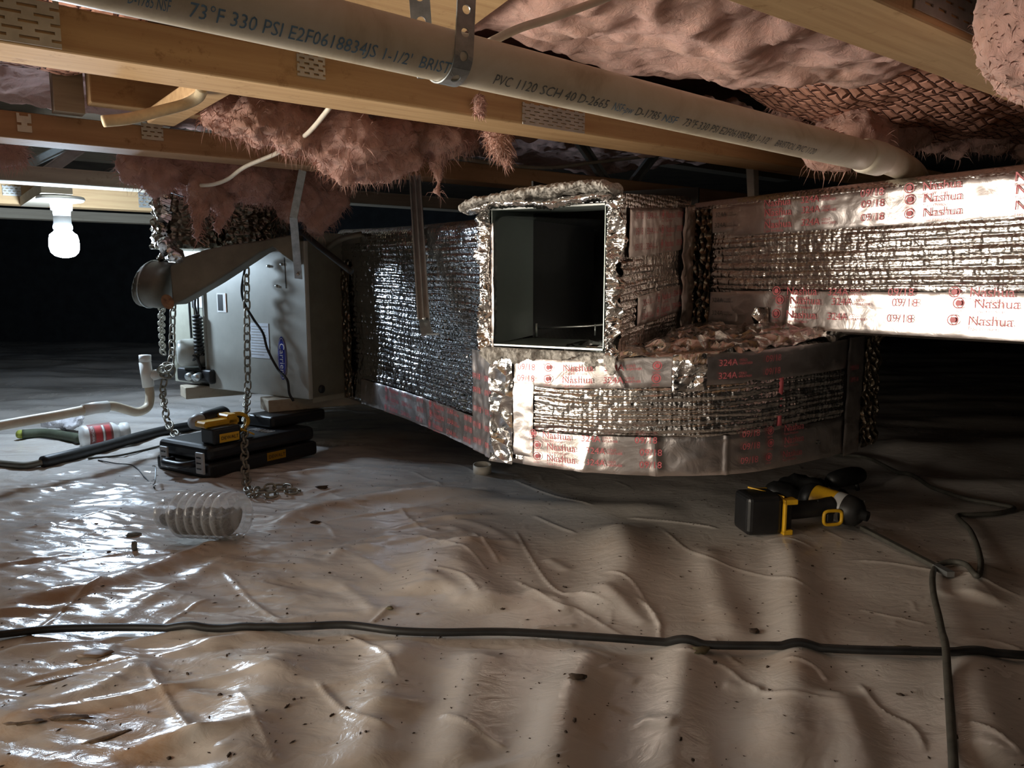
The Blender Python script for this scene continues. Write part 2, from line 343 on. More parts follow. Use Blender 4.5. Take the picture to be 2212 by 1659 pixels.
# ------------------------------------------------------------ room shell
def floor():
    xs = np.concatenate([-np.geomspace(4.6, 1.25, 46)[:-1], np.linspace(-1.25, 1.25, 760), np.geomspace(1.25, 4.6, 46)[1:]])
    ys = np.concatenate([np.linspace(-2.6, .5, 50)[:-1], np.linspace(.5, 2.1, 520), np.geomspace(2.1, 6.0, 170)[1:]])
    X, Y = np.meshgrid(xs, ys, indexing='ij')
    Z = .009 * fbm(X * 2.2, Y * 2.6, 3, 2) + .0022 * fbm(X * 8 + 2 * Y, Y * 7, 8, 2)
    far = np.clip((Y - 1.9) / .8, 0, 1)
    Z += far * .018 * fbm(X * 1.2, Y * 4.5, 21, 3)
    rightw = np.clip((X + .25) / .5, 0, 1) * np.clip((1.65 - Y) / .4, 0, 1)
    Z += rightw * .005 * vnoise(X * 9 + .8 * Y, Y * 1.2, 5)
    leftw = np.clip((.0 - X) / .5, 0, 1)
    Z += leftw * .0035 * fbm(X * 7 - 9 * Y, X * 9 + 26 * Y, 31, 3)
    def ridge(pts, amp, wd, sharp=False, px=True, ends=.15):
        nonlocal Z
        P = np.array([atz(a, b)[:2] for a, b in pts] if px else pts); P = spline(np.c_[P, np.zeros(len(P))], 6)[:, :2]
        L = np.r_[0, np.cumsum(np.linalg.norm(np.diff(P, axis=0), axis=1))]; R = wd * 4
        i0, i1 = np.searchsorted(xs, P[:, 0].min() - R), np.searchsorted(xs, P[:, 0].max() + R)
        j0, j1 = np.searchsorted(ys, P[:, 1].min() - R), np.searchsorted(ys, P[:, 1].max() + R)
        x = X[i0:i1, j0:j1]; y = Y[i0:i1, j0:j1]
        if x.size == 0: return
        best = np.full(x.shape, 9.0); along = np.zeros(x.shape)
        for k in range(len(P) - 1):
            d = P[k + 1] - P[k]; l2 = d @ d + 1e-12
            t = np.clip(((x - P[k, 0]) * d[0] + (y - P[k, 1]) * d[1]) / l2, 0, 1)
            q = np.hypot(x - P[k, 0] - t * d[0], y - P[k, 1] - t * d[1]); mset = q < best
            best = np.where(mset, q, best); along = np.where(mset, (L[k] + t * math.sqrt(l2)) / L[-1], along)
        e = np.clip(np.minimum(along, 1 - along) / ends, 0, 1); e = e * e * (3 - 2 * e)
        prof = np.exp(-best / wd) if sharp else np.exp(-(best / wd) ** 2)
        Z[i0:i1, j0:j1] += amp * prof * e
    # broad folds running towards the camera on the right, the hump behind the cable
    for pts, a, wd in [([(870, 1380), (830, 1500), (790, 1700)], .014, .035), ([(1330, 1130), (1350, 1220), (1290, 1330)], .019, .045),
                       ([(1290, 1390), (1230, 1520), (1180, 1750)], .017, .032), ([(1490, 1370), (1470, 1480), (1440, 1750)], .017, .030),
                       ([(1700, 1160), (1715, 1250), (1720, 1400), (1700, 1750)], .019, .032), ([(1520, 1180), (1560, 1290), (1600, 1400)], .010, .03),
                       ([(1800, 1500), (1840, 1600), (1860, 1750)], .014, .026), ([(2100, 1400), (2110, 1500), (2160, 1700)], .014, .035),
                       ([(2110, 1220), (2100, 1300)], .015, .035), ([(620, 1400), (560, 1520), (470, 1750)], .012, .04),
                       ([(1010, 1160), (1000, 1230), (1080, 1330)], .017, .04), ([(930, 1190), (920, 1290)], .015, .045), ([(1050, 1400), (1010, 1530), (980, 1700)], .011, .03),
                       ([(560, 1150), (330, 1230), (100, 1290), (-80, 1330)], .016, .030), ([(560, 1150), (700, 1095), (900, 1070), (1100, 1060)], .016, .03),
                       ([(200, 1360), (450, 1230), (520, 1200)], .006, .02), ([(0, 1600), (150, 1500), (350, 1440)], .007, .03),
                       ([(750, 1060), (1000, 1075), (1500, 1110)], .014, .05), ([(1880, 960), (2050, 975), (2300, 960)], .03, .12), ([(1880, 1030), (2100, 1050), (2350, 1040)], .022, .07)]:
        ridge(pts, a * .80, wd)
    # sharp creases of the sheet
    for pts in [[(1300, 1240), (1370, 1270), (1420, 1340), (1440, 1360)], [(1110, 1130), (1190, 1270), (1260, 1290), (1340, 1320)], [(1370, 1290), (1420, 1330), (1425, 1385)],
                [(1100, 1250), (1200, 1310), (1250, 1320), (1330, 1360), (1400, 1385)], [(1420, 1140), (1510, 1205), (1640, 1240), (1730, 1270), (1800, 1300)],
                [(1650, 1175), (1700, 1172), (1760, 1190)], [(1820, 1210), (1920, 1218), (2020, 1235), (2100, 1255), (2160, 1275), (2230, 1295)], [(1540, 1370), (1580, 1420), (1610, 1440)],
                [(1450, 1410), (1560, 1440), (1610, 1480), (1680, 1520), (1830, 1545)], [(1690, 1440), (1760, 1460), (1790, 1490)], [(1850, 1485), (1900, 1550), (1970, 1590), (2000, 1650)],
                [(2080, 1590), (2150, 1620), (2212, 1665)], [(1850, 1310), (1950, 1335), (2010, 1350)], [(2080, 1382), (2150, 1390), (2212, 1412)], [(1150, 1360), (1250, 1350)],
                [(480, 1235), (560, 1310), (620, 1350)], [(310, 1435), (360, 1510), (440, 1610)], [(510, 1490), (560, 1580), (600, 1659)], [(740, 1370), (820, 1420), (870, 1500)],
                [(930, 1240), (1000, 1260), (1040, 1300)], [(780, 1170), (900, 1160), (1010, 1200), (1060, 1250)], [(1020, 1140), (1060, 1190), (1080, 1220)], [(640, 1120), (700, 1130), (730, 1165)],
                [(860, 1090), (900, 1130), (960, 1150)], [(1150, 1105), (1250, 1150)], [(1350, 1120), (1500, 1140), (1560, 1150)], [(240, 1245), (140, 1310), (30, 1400)], [(0, 1260), (150, 1210), (300, 1190)],
                [(350, 1350), (420, 1310), (470, 1290)], [(0, 1480), (120, 1450), (330, 1420)], [(680, 1480), (760, 1560), (860, 1600)], [(950, 1560), (1100, 1640)], [(30, 1150), (150, 1130), (260, 1100)],
                [(850, 1310), (800, 1350)], [(700, 1060), (760, 1085), (800, 1085)], [(930, 1000), (1000, 1010), (1040, 1030)], [(880, 1020), (960, 1050)], [(1100, 1030), (1180, 1060), (1290, 1100)]]:
        ridge(pts, .0022 + .0016 * random.random(), .0024 + .0012 * random.random(), True)
    for pts in [[(1290, 1270), (1350, 1310), (1400, 1350)], [(880, 1150), (960, 1130), (1010, 1150)], [(900, 1250), (960, 1270), (1010, 1310)], [(700, 1220), (760, 1180), (840, 1190)], [(1000, 1180), (1050, 1170), (1090, 1210)], [(1180, 1200), (1230, 1230)], [(730, 1260), (790, 1300), (810, 1340)], [(1130, 1280), (1200, 1300), (1230, 1330)],
                [(640, 1190), (760, 1200), (860, 1260)], [(950, 1110), (1050, 1130), (1130, 1180)], [(100, 1420), (260, 1400)], [(40, 1530), (200, 1500), (300, 1440)], [(380, 1540), (420, 1600), (500, 1640)], [(1300, 1440), (1380, 1470)], [(1560, 1480), (1650, 1500)], [(1380, 1560), (1460, 1590)]]:
        ridge(pts, .0026, .013, False)
    for k in range(160):                                             # small random crinkles
        cx, cy = random.uniform(-1.2, 1.2), random.uniform(.65, 2.3); a = random.uniform(-.5, .6) if cx < 0 else random.uniform(.7, 2.2); l = random.uniform(.03, .16)
        q = [(cx + l * (u - .5) * math.cos(a) + .008 * random.uniform(-1, 1), cy + l * (u - .5) * math.sin(a) + .008 * random.uniform(-1, 1)) for u in (0, .35, .7, 1)]
        ridge(q, random.uniform(.0004, .0012), random.uniform(.0025, .004), True, False, .4)
    for k in range(70):                                              # long soft streaks of slack on the left
        cx, cy = random.uniform(-1.3, -.05), random.uniform(.65, 2.0); a = random.uniform(.15, .6); l = random.uniform(.1, .35)
        q = [(cx + l * (u - .5) * math.cos(a), cy + l * (u - .5) * math.sin(a) + .012 * random.uniform(-1, 1)) for u in (0, .35, .7, 1)]
        ridge(q, random.uniform(.002, .006), random.uniform(.008, .018), False, False, .4)
    S_ = np.zeros_like(Z); keep = Z.copy()  # brown tint strokes: stain patches, and a brown stripe along the long fold
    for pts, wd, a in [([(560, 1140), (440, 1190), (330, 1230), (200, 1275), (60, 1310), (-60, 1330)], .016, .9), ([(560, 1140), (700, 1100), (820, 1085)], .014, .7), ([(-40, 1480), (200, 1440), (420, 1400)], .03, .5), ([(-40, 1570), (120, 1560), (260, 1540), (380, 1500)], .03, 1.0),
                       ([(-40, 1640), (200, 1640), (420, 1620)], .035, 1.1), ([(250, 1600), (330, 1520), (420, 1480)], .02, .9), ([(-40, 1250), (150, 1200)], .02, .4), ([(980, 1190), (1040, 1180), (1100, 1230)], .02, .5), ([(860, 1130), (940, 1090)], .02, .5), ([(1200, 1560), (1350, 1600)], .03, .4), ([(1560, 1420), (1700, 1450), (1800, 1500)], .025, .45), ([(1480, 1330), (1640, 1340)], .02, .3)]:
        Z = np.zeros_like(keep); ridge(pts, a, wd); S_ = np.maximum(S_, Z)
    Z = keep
    global FX, FY, FZ
    FX, FY, FZ = xs, ys, Z
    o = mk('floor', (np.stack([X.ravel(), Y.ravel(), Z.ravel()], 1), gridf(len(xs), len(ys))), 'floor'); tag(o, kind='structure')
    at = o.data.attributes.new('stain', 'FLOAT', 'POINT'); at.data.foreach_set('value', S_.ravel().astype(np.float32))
floor()
def fz(x, y):
    i = np.clip(np.searchsorted(FX, x) - 1, 0, len(FX) - 2); j = np.clip(np.searchsorted(FY, y) - 1, 0, len(FY) - 2)
    a = (x - FX[i]) / (FX[i + 1] - FX[i]); b = (y - FY[j]) / (FY[j + 1] - FY[j])
    return (FZ[i, j] * (1 - a) + FZ[i + 1, j] * a) * (1 - b) + (FZ[i, j + 1] * (1 - a) + FZ[i + 1, j + 1] * a) * b
def gnd(x, y, up=0.0):
    p = atz(x, y, up)
    for _ in range(4): p = atz(x, y, fz(p[0], p[1]) + up)
    return p
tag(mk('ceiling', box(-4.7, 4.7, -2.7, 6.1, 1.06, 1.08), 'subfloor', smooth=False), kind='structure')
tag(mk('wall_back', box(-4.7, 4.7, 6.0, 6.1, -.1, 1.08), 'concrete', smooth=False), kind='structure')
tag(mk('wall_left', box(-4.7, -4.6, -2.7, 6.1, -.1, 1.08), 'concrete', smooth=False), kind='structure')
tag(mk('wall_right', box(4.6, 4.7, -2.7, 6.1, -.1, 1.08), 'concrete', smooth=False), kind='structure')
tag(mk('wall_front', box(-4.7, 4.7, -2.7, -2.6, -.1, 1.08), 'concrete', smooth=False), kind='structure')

# ------------------------------------------------------------ floor trusses
def plate(o, ex, ey, wd, ht, parent, rows, cols, label=None, slot=(.6, .28)):
    # punched steel plate with slotted holes; built as bars around the slots
    o = np.array(o, float); ex = np.array(ex, float); ey = np.array(ey, float); n = np.cross(ex, ey); parts = []
    def slab(x0, x1, y0, y1): 
        V, f = box(x0, x1, y0, y1, 0, .0016); return o + V[:, :1] * ex + V[:, 1:2] * ey + V[:, 2:] * n, f
    rh = ht / rows; cw = wd / cols; sh = rh * slot[1]; sw = cw * slot[0]
    for r in range(rows):
        y = r * rh; parts.append(slab(0, wd, y, y + rh - sh)); off = (r % 2) * cw * .5; e = [0.0]
        c = off - cw * .5 + (cw - sw) / 2
        while c < wd:
            a, b = max(c, 0), min(c + sw, wd)
            if b > a + .0008:
                if a > e[-1] + .0004: parts.append(slab(e[-1], a, y + rh - sh, y + rh))
                e.append(b)
            c += cw
        if e[-1] < wd - .0004: parts.append(slab(e[-1], wd, y + rh - sh, y + rh))
    q = mk('nail_plate', join(*parts), 'plate', parent, False)
    if label: q['label'] = label
    return q
TH = .042
def truss(s0, s1, t0, t1, label, webs, wood='wood', z=.75, top=True, th=TH):
    o = thing('floor_truss', label, 'truss', ts((t0 + t1) / 2, (s0 + s1) / 2, z), group='floor trusses overhead')
    n = 40; parts = []
    P = [ts(t0, s0, z), ts(t1, s0, z), ts(t1, s1, z), ts(t0, s1, z)]
    c = mk('bottom_chord', prism([p[:2] for p in P], z, z + th), wood, o, False); bev(c, .0035, 2)
    if top: mk('top_chord', prism([p[:2] for p in P], 1.02, 1.058), wood, o, False)
    for ta, tb, s in webs:                                           # pressed steel diagonal
        a = ts(ta, s, z + th * .5); b = ts(tb, s, 1.035); d = (b - a); nn = np.array([NT[0], NT[1], 0])
        V1 = beam(a, b, .003, .026, up=tuple(np.cross(d, nn))); 
        e = np.cross(d / np.linalg.norm(d), nn); 
        V2 = beam(a + e * .013 - nn * .006, b + e * .013 - nn * .006, .014, .003, up=tuple(np.cross(d, nn)))
        V3 = beam(a - e * .013 - nn * .006, b - e * .013 - nn * .006, .014, .003, up=tuple(np.cross(d, nn)))
        mk('steel_web', join(V1, V2, V3), 'web', o, False)
    return o
Dx = np.array([DT[0], DT[1], 0]); Nx = np.array([NT[0], NT[1], 0]); Zx = np.array([0, 0, 1.0])
T0 = truss(.375, .462, -.3, 3.4, 'nearest tan floor truss crossing the top right corner', [(1.6, 1.9, .42), (2.5, 2.2, .42)])
T1 = truss(1.015, 1.105, -.8, 3.4, 'tan floor truss behind the long grey pipe, brightly lit at its left end', [(1.80, 1.58, 1.05), (1.98, 1.74, 1.05)], th=.05)
T2 = truss(1.68, 1.765, -.8, 3.6, 'floor truss running above the furnace and behind the pink clump', [(1.70, 1.42, 1.70), (1.78, 2.05, 1.70)], 'wood_red', th=.048)
T3 = truss(2.41, 2.50, -.9, 3.8, 'floor truss just in front of the lit bulb, its edge lit white', [(.30, .62, 2.44), (.46, .78, 2.44)], 'wood_grey')
T4 = truss(3.16, 3.25, -.9, 1.05, 'pale floor truss behind the lit bulb with steel plates', [(.2, .6, 3.2)], 'wood', th=.09)
T5 = truss(3.90, 3.99, -.9, 1.3, 'farthest dark floor truss behind the bulb', [], 'wood_grey')
def on_truss(parent, x0, y0, x1, y1, s, rows, cols, slot=(.6, .28)):   # plate between two picture corners on the near side
    a = ats(x0, y1, s); b = ats(x1, y0, s); ta = DT @ a[:2]; tb = DT @ b[:2]
    plate(ts(ta, s - .0006, a[2]), Dx, Zx, tb - ta, abs(ats((x0 + x1) / 2, y0, s)[2] - ats((x0 + x1) / 2, y1, s)[2]), parent, rows, cols, slot=slot)
plate(ts(-.12, 1.0135, .752), Dx, Zx, .275, .075, T1, 9, 9, slot=(.62, .38))
on_truss(T1, 642, 112, 700, 163, 1.014, 5, 3, (.55, .45)); on_truss(T1, 1128, 222, 1262, 268, 1.014, 6, 7)
on_truss(T2, 306, 254, 350, 300, 1.679, 5, 3); on_truss(T2, 38, 244, 66, 284, 1.679, 2, 1)
on_truss(T4, 6, 400, 44, 422, 3.158, 4, 4); on_truss(T4, 300, 414, 346, 448, 3.158, 5, 4)
plate(ts(.78, .374, .756), Dx, Zx, .26, .075, T0, 7, 9)

# timber blocking seen between the trusses
tbx = lambda a, b, c, d, z0, z1: prism([ts(a, c, 0)[:2], ts(b, c, 0)[:2], ts(b, d, 0)[:2], ts(a, d, 0)[:2]], z0, z1)
o = mk('timber_block', tbx(.284, .60, 1.60, 1.64, .814, .96), 'wood', None, False)
tag(bev(o, .003), 'orange timber board under the lit truss, behind the tan sheath', 'wood block')
o = mk('timber_block', tbx(.375, .425, 1.115, 1.595, .787, .812), 'wood', None, False)
tag(bev(o, .003), 'pale timber block whose cut end stops above the steel plate', 'wood block')
a = ats(700, -40, .72); b = ats(975, 20, .72)
o = mk('plywood_strip', prism([ts(-.18, .70, 0)[:2], ts(.56, .70, 0)[:2], ts(.62, .99, 0)[:2], ts(-.18, .99, 0)[:2]], .815, .833), 'wood', None, False)
tag(o, 'bright yellow board above the grey pipe at the top edge', 'board')
o = mk('timber_block', tbx(.232, .281, 1.64, 1.675, .80, 1.05), 'wood_grey', None, False)
tag(o, 'dark upright wood web left of the orange board', 'wood block')

# ------------------------------------------------------------ insulation
def batt(name, label, s0, s1, t0, t1, zf, m, seed, rough=.01, group=None):
    nt_, ns_ = int((t1 - t0) / .008), int((s1 - s0) / .008)
    t = np.linspace(t0, t1, nt_); s = np.linspace(s0, s1, ns_); T, S = np.meshgrid(t, s, indexing='ij')
    Z = zf(T, S) + rough * fbm(T * 9, S * 9, seed, 5, .6)
    e = np.minimum(np.minimum(T - t0, t1 - T), np.minimum(S - s0 + .03, s1 - S + .03)); Z = Z + .05 * np.exp(-np.clip(e, 0, 9) / .02)
    X = DT[0] * T + NT[0] * S; Y = DT[1] * T + NT[1] * S
    V = np.stack([X.ravel(), Y.ravel(), Z.ravel()], 1); n = len(V)
    Vt = V.copy(); Vt[:, 2] = np.maximum(V[:, 2] + .04, 1.0)
    f = gridf(nt_, ns_); f2 = f[:, ::-1] + n
    o = mk(name, (np.vstack([V, Vt]), np.vstack([f[:, ::-1], f2[:, ::-1]])), m, uv=np.r_[np.stack([T.ravel(), S.ravel()], 1), np.stack([T.ravel(), S.ravel()], 1)])
    tag(o, label, 'insulation', group); return o
G = 'insulation batts between the trusses'
batt('insulation_batt', 'loose pink insulation batt bulging above the grey pipe and strap', .47, .93, .25, 1.42, lambda T, S: .865 - .035 * np.sin((T - .25) * 2.6) - .02 * np.cos((S - .7) * 7), 'pink', 41, .016, G)
batt('insulation_batt', 'pink insulation batt pressed under black netting at upper right', .48, .97, 1.12, 2.6, lambda T, S: .885 - .055 * np.sin(np.clip((T - 1.12) / 1.1, 0, 1) * 3.14) - .035 * np.cos((S - .72) * 6.3), 'net', 43, .008, G)
batt('insulation_batt', 'netted pink insulation behind the pipe where two steel webs cross', .90, 1.02, .75, 2.3, lambda T, S: .905 + 0 * T, 'net', 44, .008, G)
batt('insulation_batt', 'dark netted insulation in the corner left of the timber blocks', 1.12, 1.67, -.6, .32, lambda T, S: .905 - .04 * np.sin(T * 3 + 1) - .02 * np.cos((S - 1.4) * 6), 'net', 45, .01, G)
batt('insulation_batt', 'pink insulation between the two trusses above the drooping pink clump', 1.12, 1.67, .62, 1.9, lambda T, S: .875 + 0 * T, 'pink', 46, .015, G)
batt('insulation_batt', 'shadowed pink insulation between furnace flue and second truss', 1.78, 2.40, -.4, 2.4, lambda T, S: .93 + 0 * T, 'pink', 47, .015, G)
batt('insulation_batt', 'netted insulation at the top left above the truss and under the pipe', .64, 1.01, -.3, .48, lambda T, S: .845 + .02 * np.cos(S * 9), 'net', 48, .006, G)
def fluff(name, label, blobs, voxel=.006, d1=.03, d2=.012, m='pink', group=None, fib=5000, fl_=1.0):
    parts = []
    for p, r in blobs:
        bm = bmesh.new(); bmesh.ops.create_icosphere(bm, subdivisions=2, radius=1.0)
        V = np.array([v.co[:] for v in bm.verts]); Fc = [tuple(v.index for v in f.verts) for f in bm.faces]; bm.free()
        parts.append((V * np.array(r) + np.array(p), Fc))
    o = mk(name, join(*parts), m)
    md = o.modifiers.new('fuse', 'REMESH'); md.mode = 'VOXEL'; md.voxel_size = voxel; md.use_smooth_shade = True
    for sc, st, typ in ((.07, d1 * 1.25, 'a'), (.024, d2 * 1.35, 'b'), (.008, d2 * .28, 'c')):
        tx = bpy.data.textures.new('tuft' + typ, 'CLOUDS'); tx.noise_scale = sc; tx.noise_depth = 3
        dm = o.modifiers.new('tuft', 'DISPLACE'); dm.texture = tx; dm.strength = st; dm.mid_level = .5; dm.texture_coords = 'GLOBAL'
    if fib:
        dg = bpy.context.evaluated_depsgraph_get(); ev = o.evaluated_get(dg); me = ev.to_mesh(); k = len(me.vertices)
        C_ = np.empty(k * 3); me.vertices.foreach_get('co', C_); C_ = C_.reshape(-1, 3); N_ = np.empty(k * 3); me.vertices.foreach_get('normal', N_); N_ = N_.reshape(-1, 3); ev.to_mesh_clear()
        r_ = np.random.default_rng(k); idx = r_.choice(k, min(fib, k), replace=False); P = C_[idx]; n = len(P)
        D = N_[idx] + r_.normal(0, .9, (n, 3)) + np.array([0, 0, -.5]); D /= np.linalg.norm(D, axis=1)[:, None]; l = r_.uniform(.005, .026, (n, 1)) * fl_; S_ = np.cross(D, r_.normal(0, 1, (n, 3))); S_ /= np.linalg.norm(S_, axis=1)[:, None]; wv = r_.uniform(.0004, .0011, (n, 1))
        mid = P + D * l * .5 + S_ * l * .12; tip = P + D * l + np.array([0, 0, -1]) * l * .35
        V = np.concatenate([P - S_ * wv - D * .002, P + S_ * wv - D * .002, mid + S_ * wv * .7, mid - S_ * wv * .7, tip], 0); a = np.arange(n)
        Fq = [(i, i + n, i + 2 * n, i + 3 * n) for i in a] + [(i + 3 * n, i + 2 * n, i + 4 * n) for i in a]
        fo = mk('loose_fibres', (V, Fq), m, o); fo['kind'] = 'stuff'
    tag(o, label, 'insulation', group); return o
def drop(x0, y0, x1, y1, s, r0, r1, n=6):                           # tapering hanging wisp
    a, b = ats(x0, y0, s), ats(x1, y1, s); out = []
    for k in range(n):
        f = k / (n - 1); p = a * (1 - f) + b * f + np.array([random.uniform(-.004, .004), random.uniform(-.006, .006), 0]); r = r0 * (1 - f) + r1 * f
        out.append((p, (r, r, r * 1.5)))
    return out
B = []
for x, y, r in [(510, 250, .05), (570, 262, .058), (640, 275, .06), (700, 285, .065), (760, 300, .065), (830, 300, .06), (890, 290, .055), (950, 300, .05), (1000, 290, .035), (720, 340, .04), (770, 362, .04), (820, 352, .042), (870, 340, .04), (640, 310, .035), (560, 290, .035)]:
    B.append((ats(x, y, 1.42 + random.uniform(-.05, .05)), (r * 1.15, r * 1.4, r * .72)))
B += drop(738, 365, 738, 405, 1.40, .020, .004) + drop(938, 330, 948, 422, 1.42, .018, .004, 8) + drop(1010, 300, 1030, 316, 1.42, .02, .006)
fluff('insulation_clump', 'large pink insulation clump drooping behind the first lit truss', B, .005, .03, .016)
B = []
for x, y, r in [(290, 362, .035), (350, 375, .05), (410, 385, .05), (470, 385, .055), (540, 390, .06), (600, 400, .06), (660, 420, .06), (690, 450, .05), (640, 440, .05), (720, 420, .045), (430, 430, .03), (470, 430, .03), (560, 420, .03)]:
    B.append((ats(x, y, 1.93 + random.uniform(-.06, .03)), (r, r * 1.2, r * .9)))
B += drop(430, 420, 428, 520, 1.88, .032, .005, 10) + drop(270, 350, 262, 385, 1.9, .02, .005) + drop(480, 430, 470, 500, 1.9, .024, .006, 8) + drop(680, 470, 672, 492, 1.9, .03, .01)
fluff('insulation_clump', 'torn pink insulation draped over the foil ducts above the furnace', B, .006, .035, .018)
fluff('insulation_clump', 'small pink tuft hanging under the lit truss near its middle', drop(1075, 290, 1100, 355, 1.16, .022, .004, 9) + drop(1060, 285, 1078, 330, 1.17, .016, .004, 6), .004, .012, .008, fib=900, fl_=.8)
fluff('insulation_clump', 'tiny pink tuft caught on the side of the lit truss below the strap', drop(1032, 222, 1038, 246, 1.0, .009, .004, 4), .003, .006, .004, fib=250, fl_=.4)
B = [(ats(x, y, .29 + random.uniform(-.02, .02)), (r, r, r * 1.3)) for x, y, r in [(2215, 0, .03), (2205, 50, .028), (2225, 90, .03), (2250, 40, .05), (2235, 135, .018), (2290, 20, .07)]]
fluff('insulation_clump', 'pale insulation tuft cut off by the upper right corner', B, .004, .02, .012, fib=1500, fl_=.3)
B = [(ats(x, y, .80 + random.uniform(-.08, .12)), (r * 1.4, r, r)) for x, y, r in [(1850, 290, .06), (1930, 265, .07), (2010, 260, .07), (2100, 255, .08), (2190, 265, .08), (1790, 320, .035), (2150, 295, .05), (2260, 280, .09)]]
fluff('insulation_clump', 'shadowed pink insulation sagging above the bright foil duct', B, .008, .04, .02)
fluff('insulation_clump', 'pink scrap at the left edge between two trusses', [(ats(8, 338, 1.95), (.035, .03, .022)), (ats(30, 328, 1.95), (.02, .03, .014))], .005, .015, .008)
B = [(ats(x, y, 1.0), (.03, .03, .03)) for x, y in [(1690, 210), (1720, 240), (1700, 270), (1740, 280)]]
fluff('insulation_clump', 'dark insulation wad in shade above the pipe, right of the webs', B, .006, .03, .015)

# ------------------------------------------------------------ big drain pipe and strap
PZ = .712; PR = .0241
PA = ts(-.75, .607, PZ + .012); PB = ts(1.262, .668, PZ - .012)
pdir = (PB - PA) / np.linalg.norm(PB - PA)
pipe = thing('drain_pipe', 'long grey white drain pipe with blue print hung below the joists', 'pipe', PA)
mk('pipe_run', tube([PA + (PB - PA) * f for f in np.linspace(0, 1, 30)], PR, 48), 'pvc', pipe)
end = PB + pdir * .0
mk('elbow', tube([PB - pdir * .01, PB + pdir * .0, PB + pdir * .05, PB + pdir * .06], [PR, PR * 1.16, PR * 1.16, PR], 32), 'pvc', pipe)
mk('far_run', tube(spline([PB + pdir * .03, PB + pdir * .10 + np.array([0, .01, .004]), PB + pdir * .30 + np.array([0, .10, .012]), PB + pdir * .6 + np.array([0, .3, .02])], 8), PR, 32), 'pvc', pipe)
pu = np.cross(pdir, (0, 0, 1)); pu /= np.linalg.norm(pu); pv = np.cross(pu, pdir)    # pu: towards camera side
if pu[1] > 0: pu = -pu; 
pv = np.array([0, 0, 1.0]) - pdir * pdir[2]; pv /= np.linalg.norm(pv)
def on_pipe(vf, along, ang0, off=.0005):
    V = vf[0]; a = ang0 + V[:, 1] / PR
    P = PA + (along + V[:, :1]) * pdir + (PR + off) * (np.cos(a)[:, None] * pu + np.sin(a)[:, None] * pv); return P, vf[1]
def dense(vf, cut):
    V, Fc = vf; bm = bmesh.new(); vs = [bm.verts.new(v) for v in V]
    for f in Fc:
        try: bm.faces.new([vs[i] for i in f])
        except ValueError: pass
    bmesh.ops.triangulate(bm, faces=bm.faces[:])
    for _ in range(cut): bmesh.ops.subdivide_edges(bm, edges=[e for e in bm.edges if e.calc_length() > .0035], cuts=1)
    bm.verts.index_update(); out = np.array([v.co[:] for v in bm.verts]), [tuple(v.index for v in f.verts) for f in bm.faces]; bm.free(); return out
def along(x): 
    y = 62 + (x - 700) * .2375; d = ray(x, y); n_ = np.array([-pdir[1], pdir[0]]); k = (PA[:2] @ n_) / (d[:2] @ n_); return (np.array([d[0] * k, d[1] * k, PA[2]]) - PA) @ pdir
def pipe_text(t_, x0, x1, h_, m_, a_=-.98):
    V, Fc = dense(text(t_, h_), 2); V = V.copy(); V[:, 0] -= V[:, 0].min(); l0, l1 = along(x0), along(x1); V[:, 0] *= (l1 - l0) / V[:, 0].max()
    mk('printed_text', on_pipe((V, Fc), l0, a_), m_, pipe)
pipe_text('D-1785 NSF', 262, 352, .0135, 'ink_blue'); pipe_text('73°F 330 PSI E2F0618834JS', 392, 792, .0165, 'ink_blue'); pipe_text("1-1/2'", 808, 866, .0155, 'ink_blue')
pipe_text('BRISTOL', 886, 984, .0160, 'ink_blue'); pipe_text('PVC', 1046, 1082, .0150, 'ink_dark'); pipe_text('1120', 1096, 1136, .0150, 'ink_dark'); pipe_text('SCH 40', 1146, 1220, .0150, 'ink_dark')
pipe_text('D-2665', 1228, 1290, .0150, 'ink_dark'); pipe_text('NSF-pw', 1302, 1345, .0140, 'ink_blue'); pipe_text('D-1785', 1352, 1402, .0145, 'ink_dark'); pipe_text('NSF', 1410, 1440, .0135, 'ink_blue')
pipe_text("73°F 330 PSI E2F0618834JS 1-1/2'", 1455, 1640, .0145, 'ink_dark'); pipe_text('BRISTOL PVC 1120', 1655, 1740, .0140, 'ink_dark')
# strap
st = thing('pipe_strap', 'perforated galvanised strap holding up the grey pipe', 'strap')
ps = (ats(985, 165, .63) - PA) @ pdir; c0 = PA + pdir * ps
nrm = lambda a: math.cos(a) * pu + math.sin(a) * pv
def strap_mesh(path, side, wd, holes=True, pitch=.0225):
    # path: centre line; band of width wd along 'side' with round holes
    P = np.array(path); L = np.r_[0, np.cumsum(np.linalg.norm(np.diff(P, axis=0), axis=1))]; total = L[-1]; bm = bmesh.new()
    nseg = int(total / pitch) + 1; out = []
    def pos(l, w_):
        p = np.array([np.interp(l, L, P[:, k]) for k in range(3)]); return p + side * w_
    K = 24; ca_ = math.atan2(wd / 2, pitch / 2); AN = sorted([2 * math.pi * j / 20 for j in range(20)] + [ca_, math.pi - ca_, math.pi + ca_, 2 * math.pi - ca_])
    for q in range(nseg):
        cl = (q + .5) * pitch
        ring, outer = [], []
        for j in range(K):
            a = AN[j]; r = .0046
            ring.append(pos(cl + r * math.cos(a), r * math.sin(a)))
            m_ = max(abs(math.cos(a)) / (pitch / 2), abs(math.sin(a)) / (wd / 2)); outer.append(pos(cl + math.cos(a) / m_, math.sin(a) / m_))
        out.append((np.array(ring + outer), [(j, (j + 1) % K, K + (j + 1) % K, K + j) for j in range(K)]))
    return join(*out)
up0 = c0 + pdir * .030
pth = [c0 + nrm(a) * (PR + .0015) for a in np.linspace(-2.4, -.1, 14)]
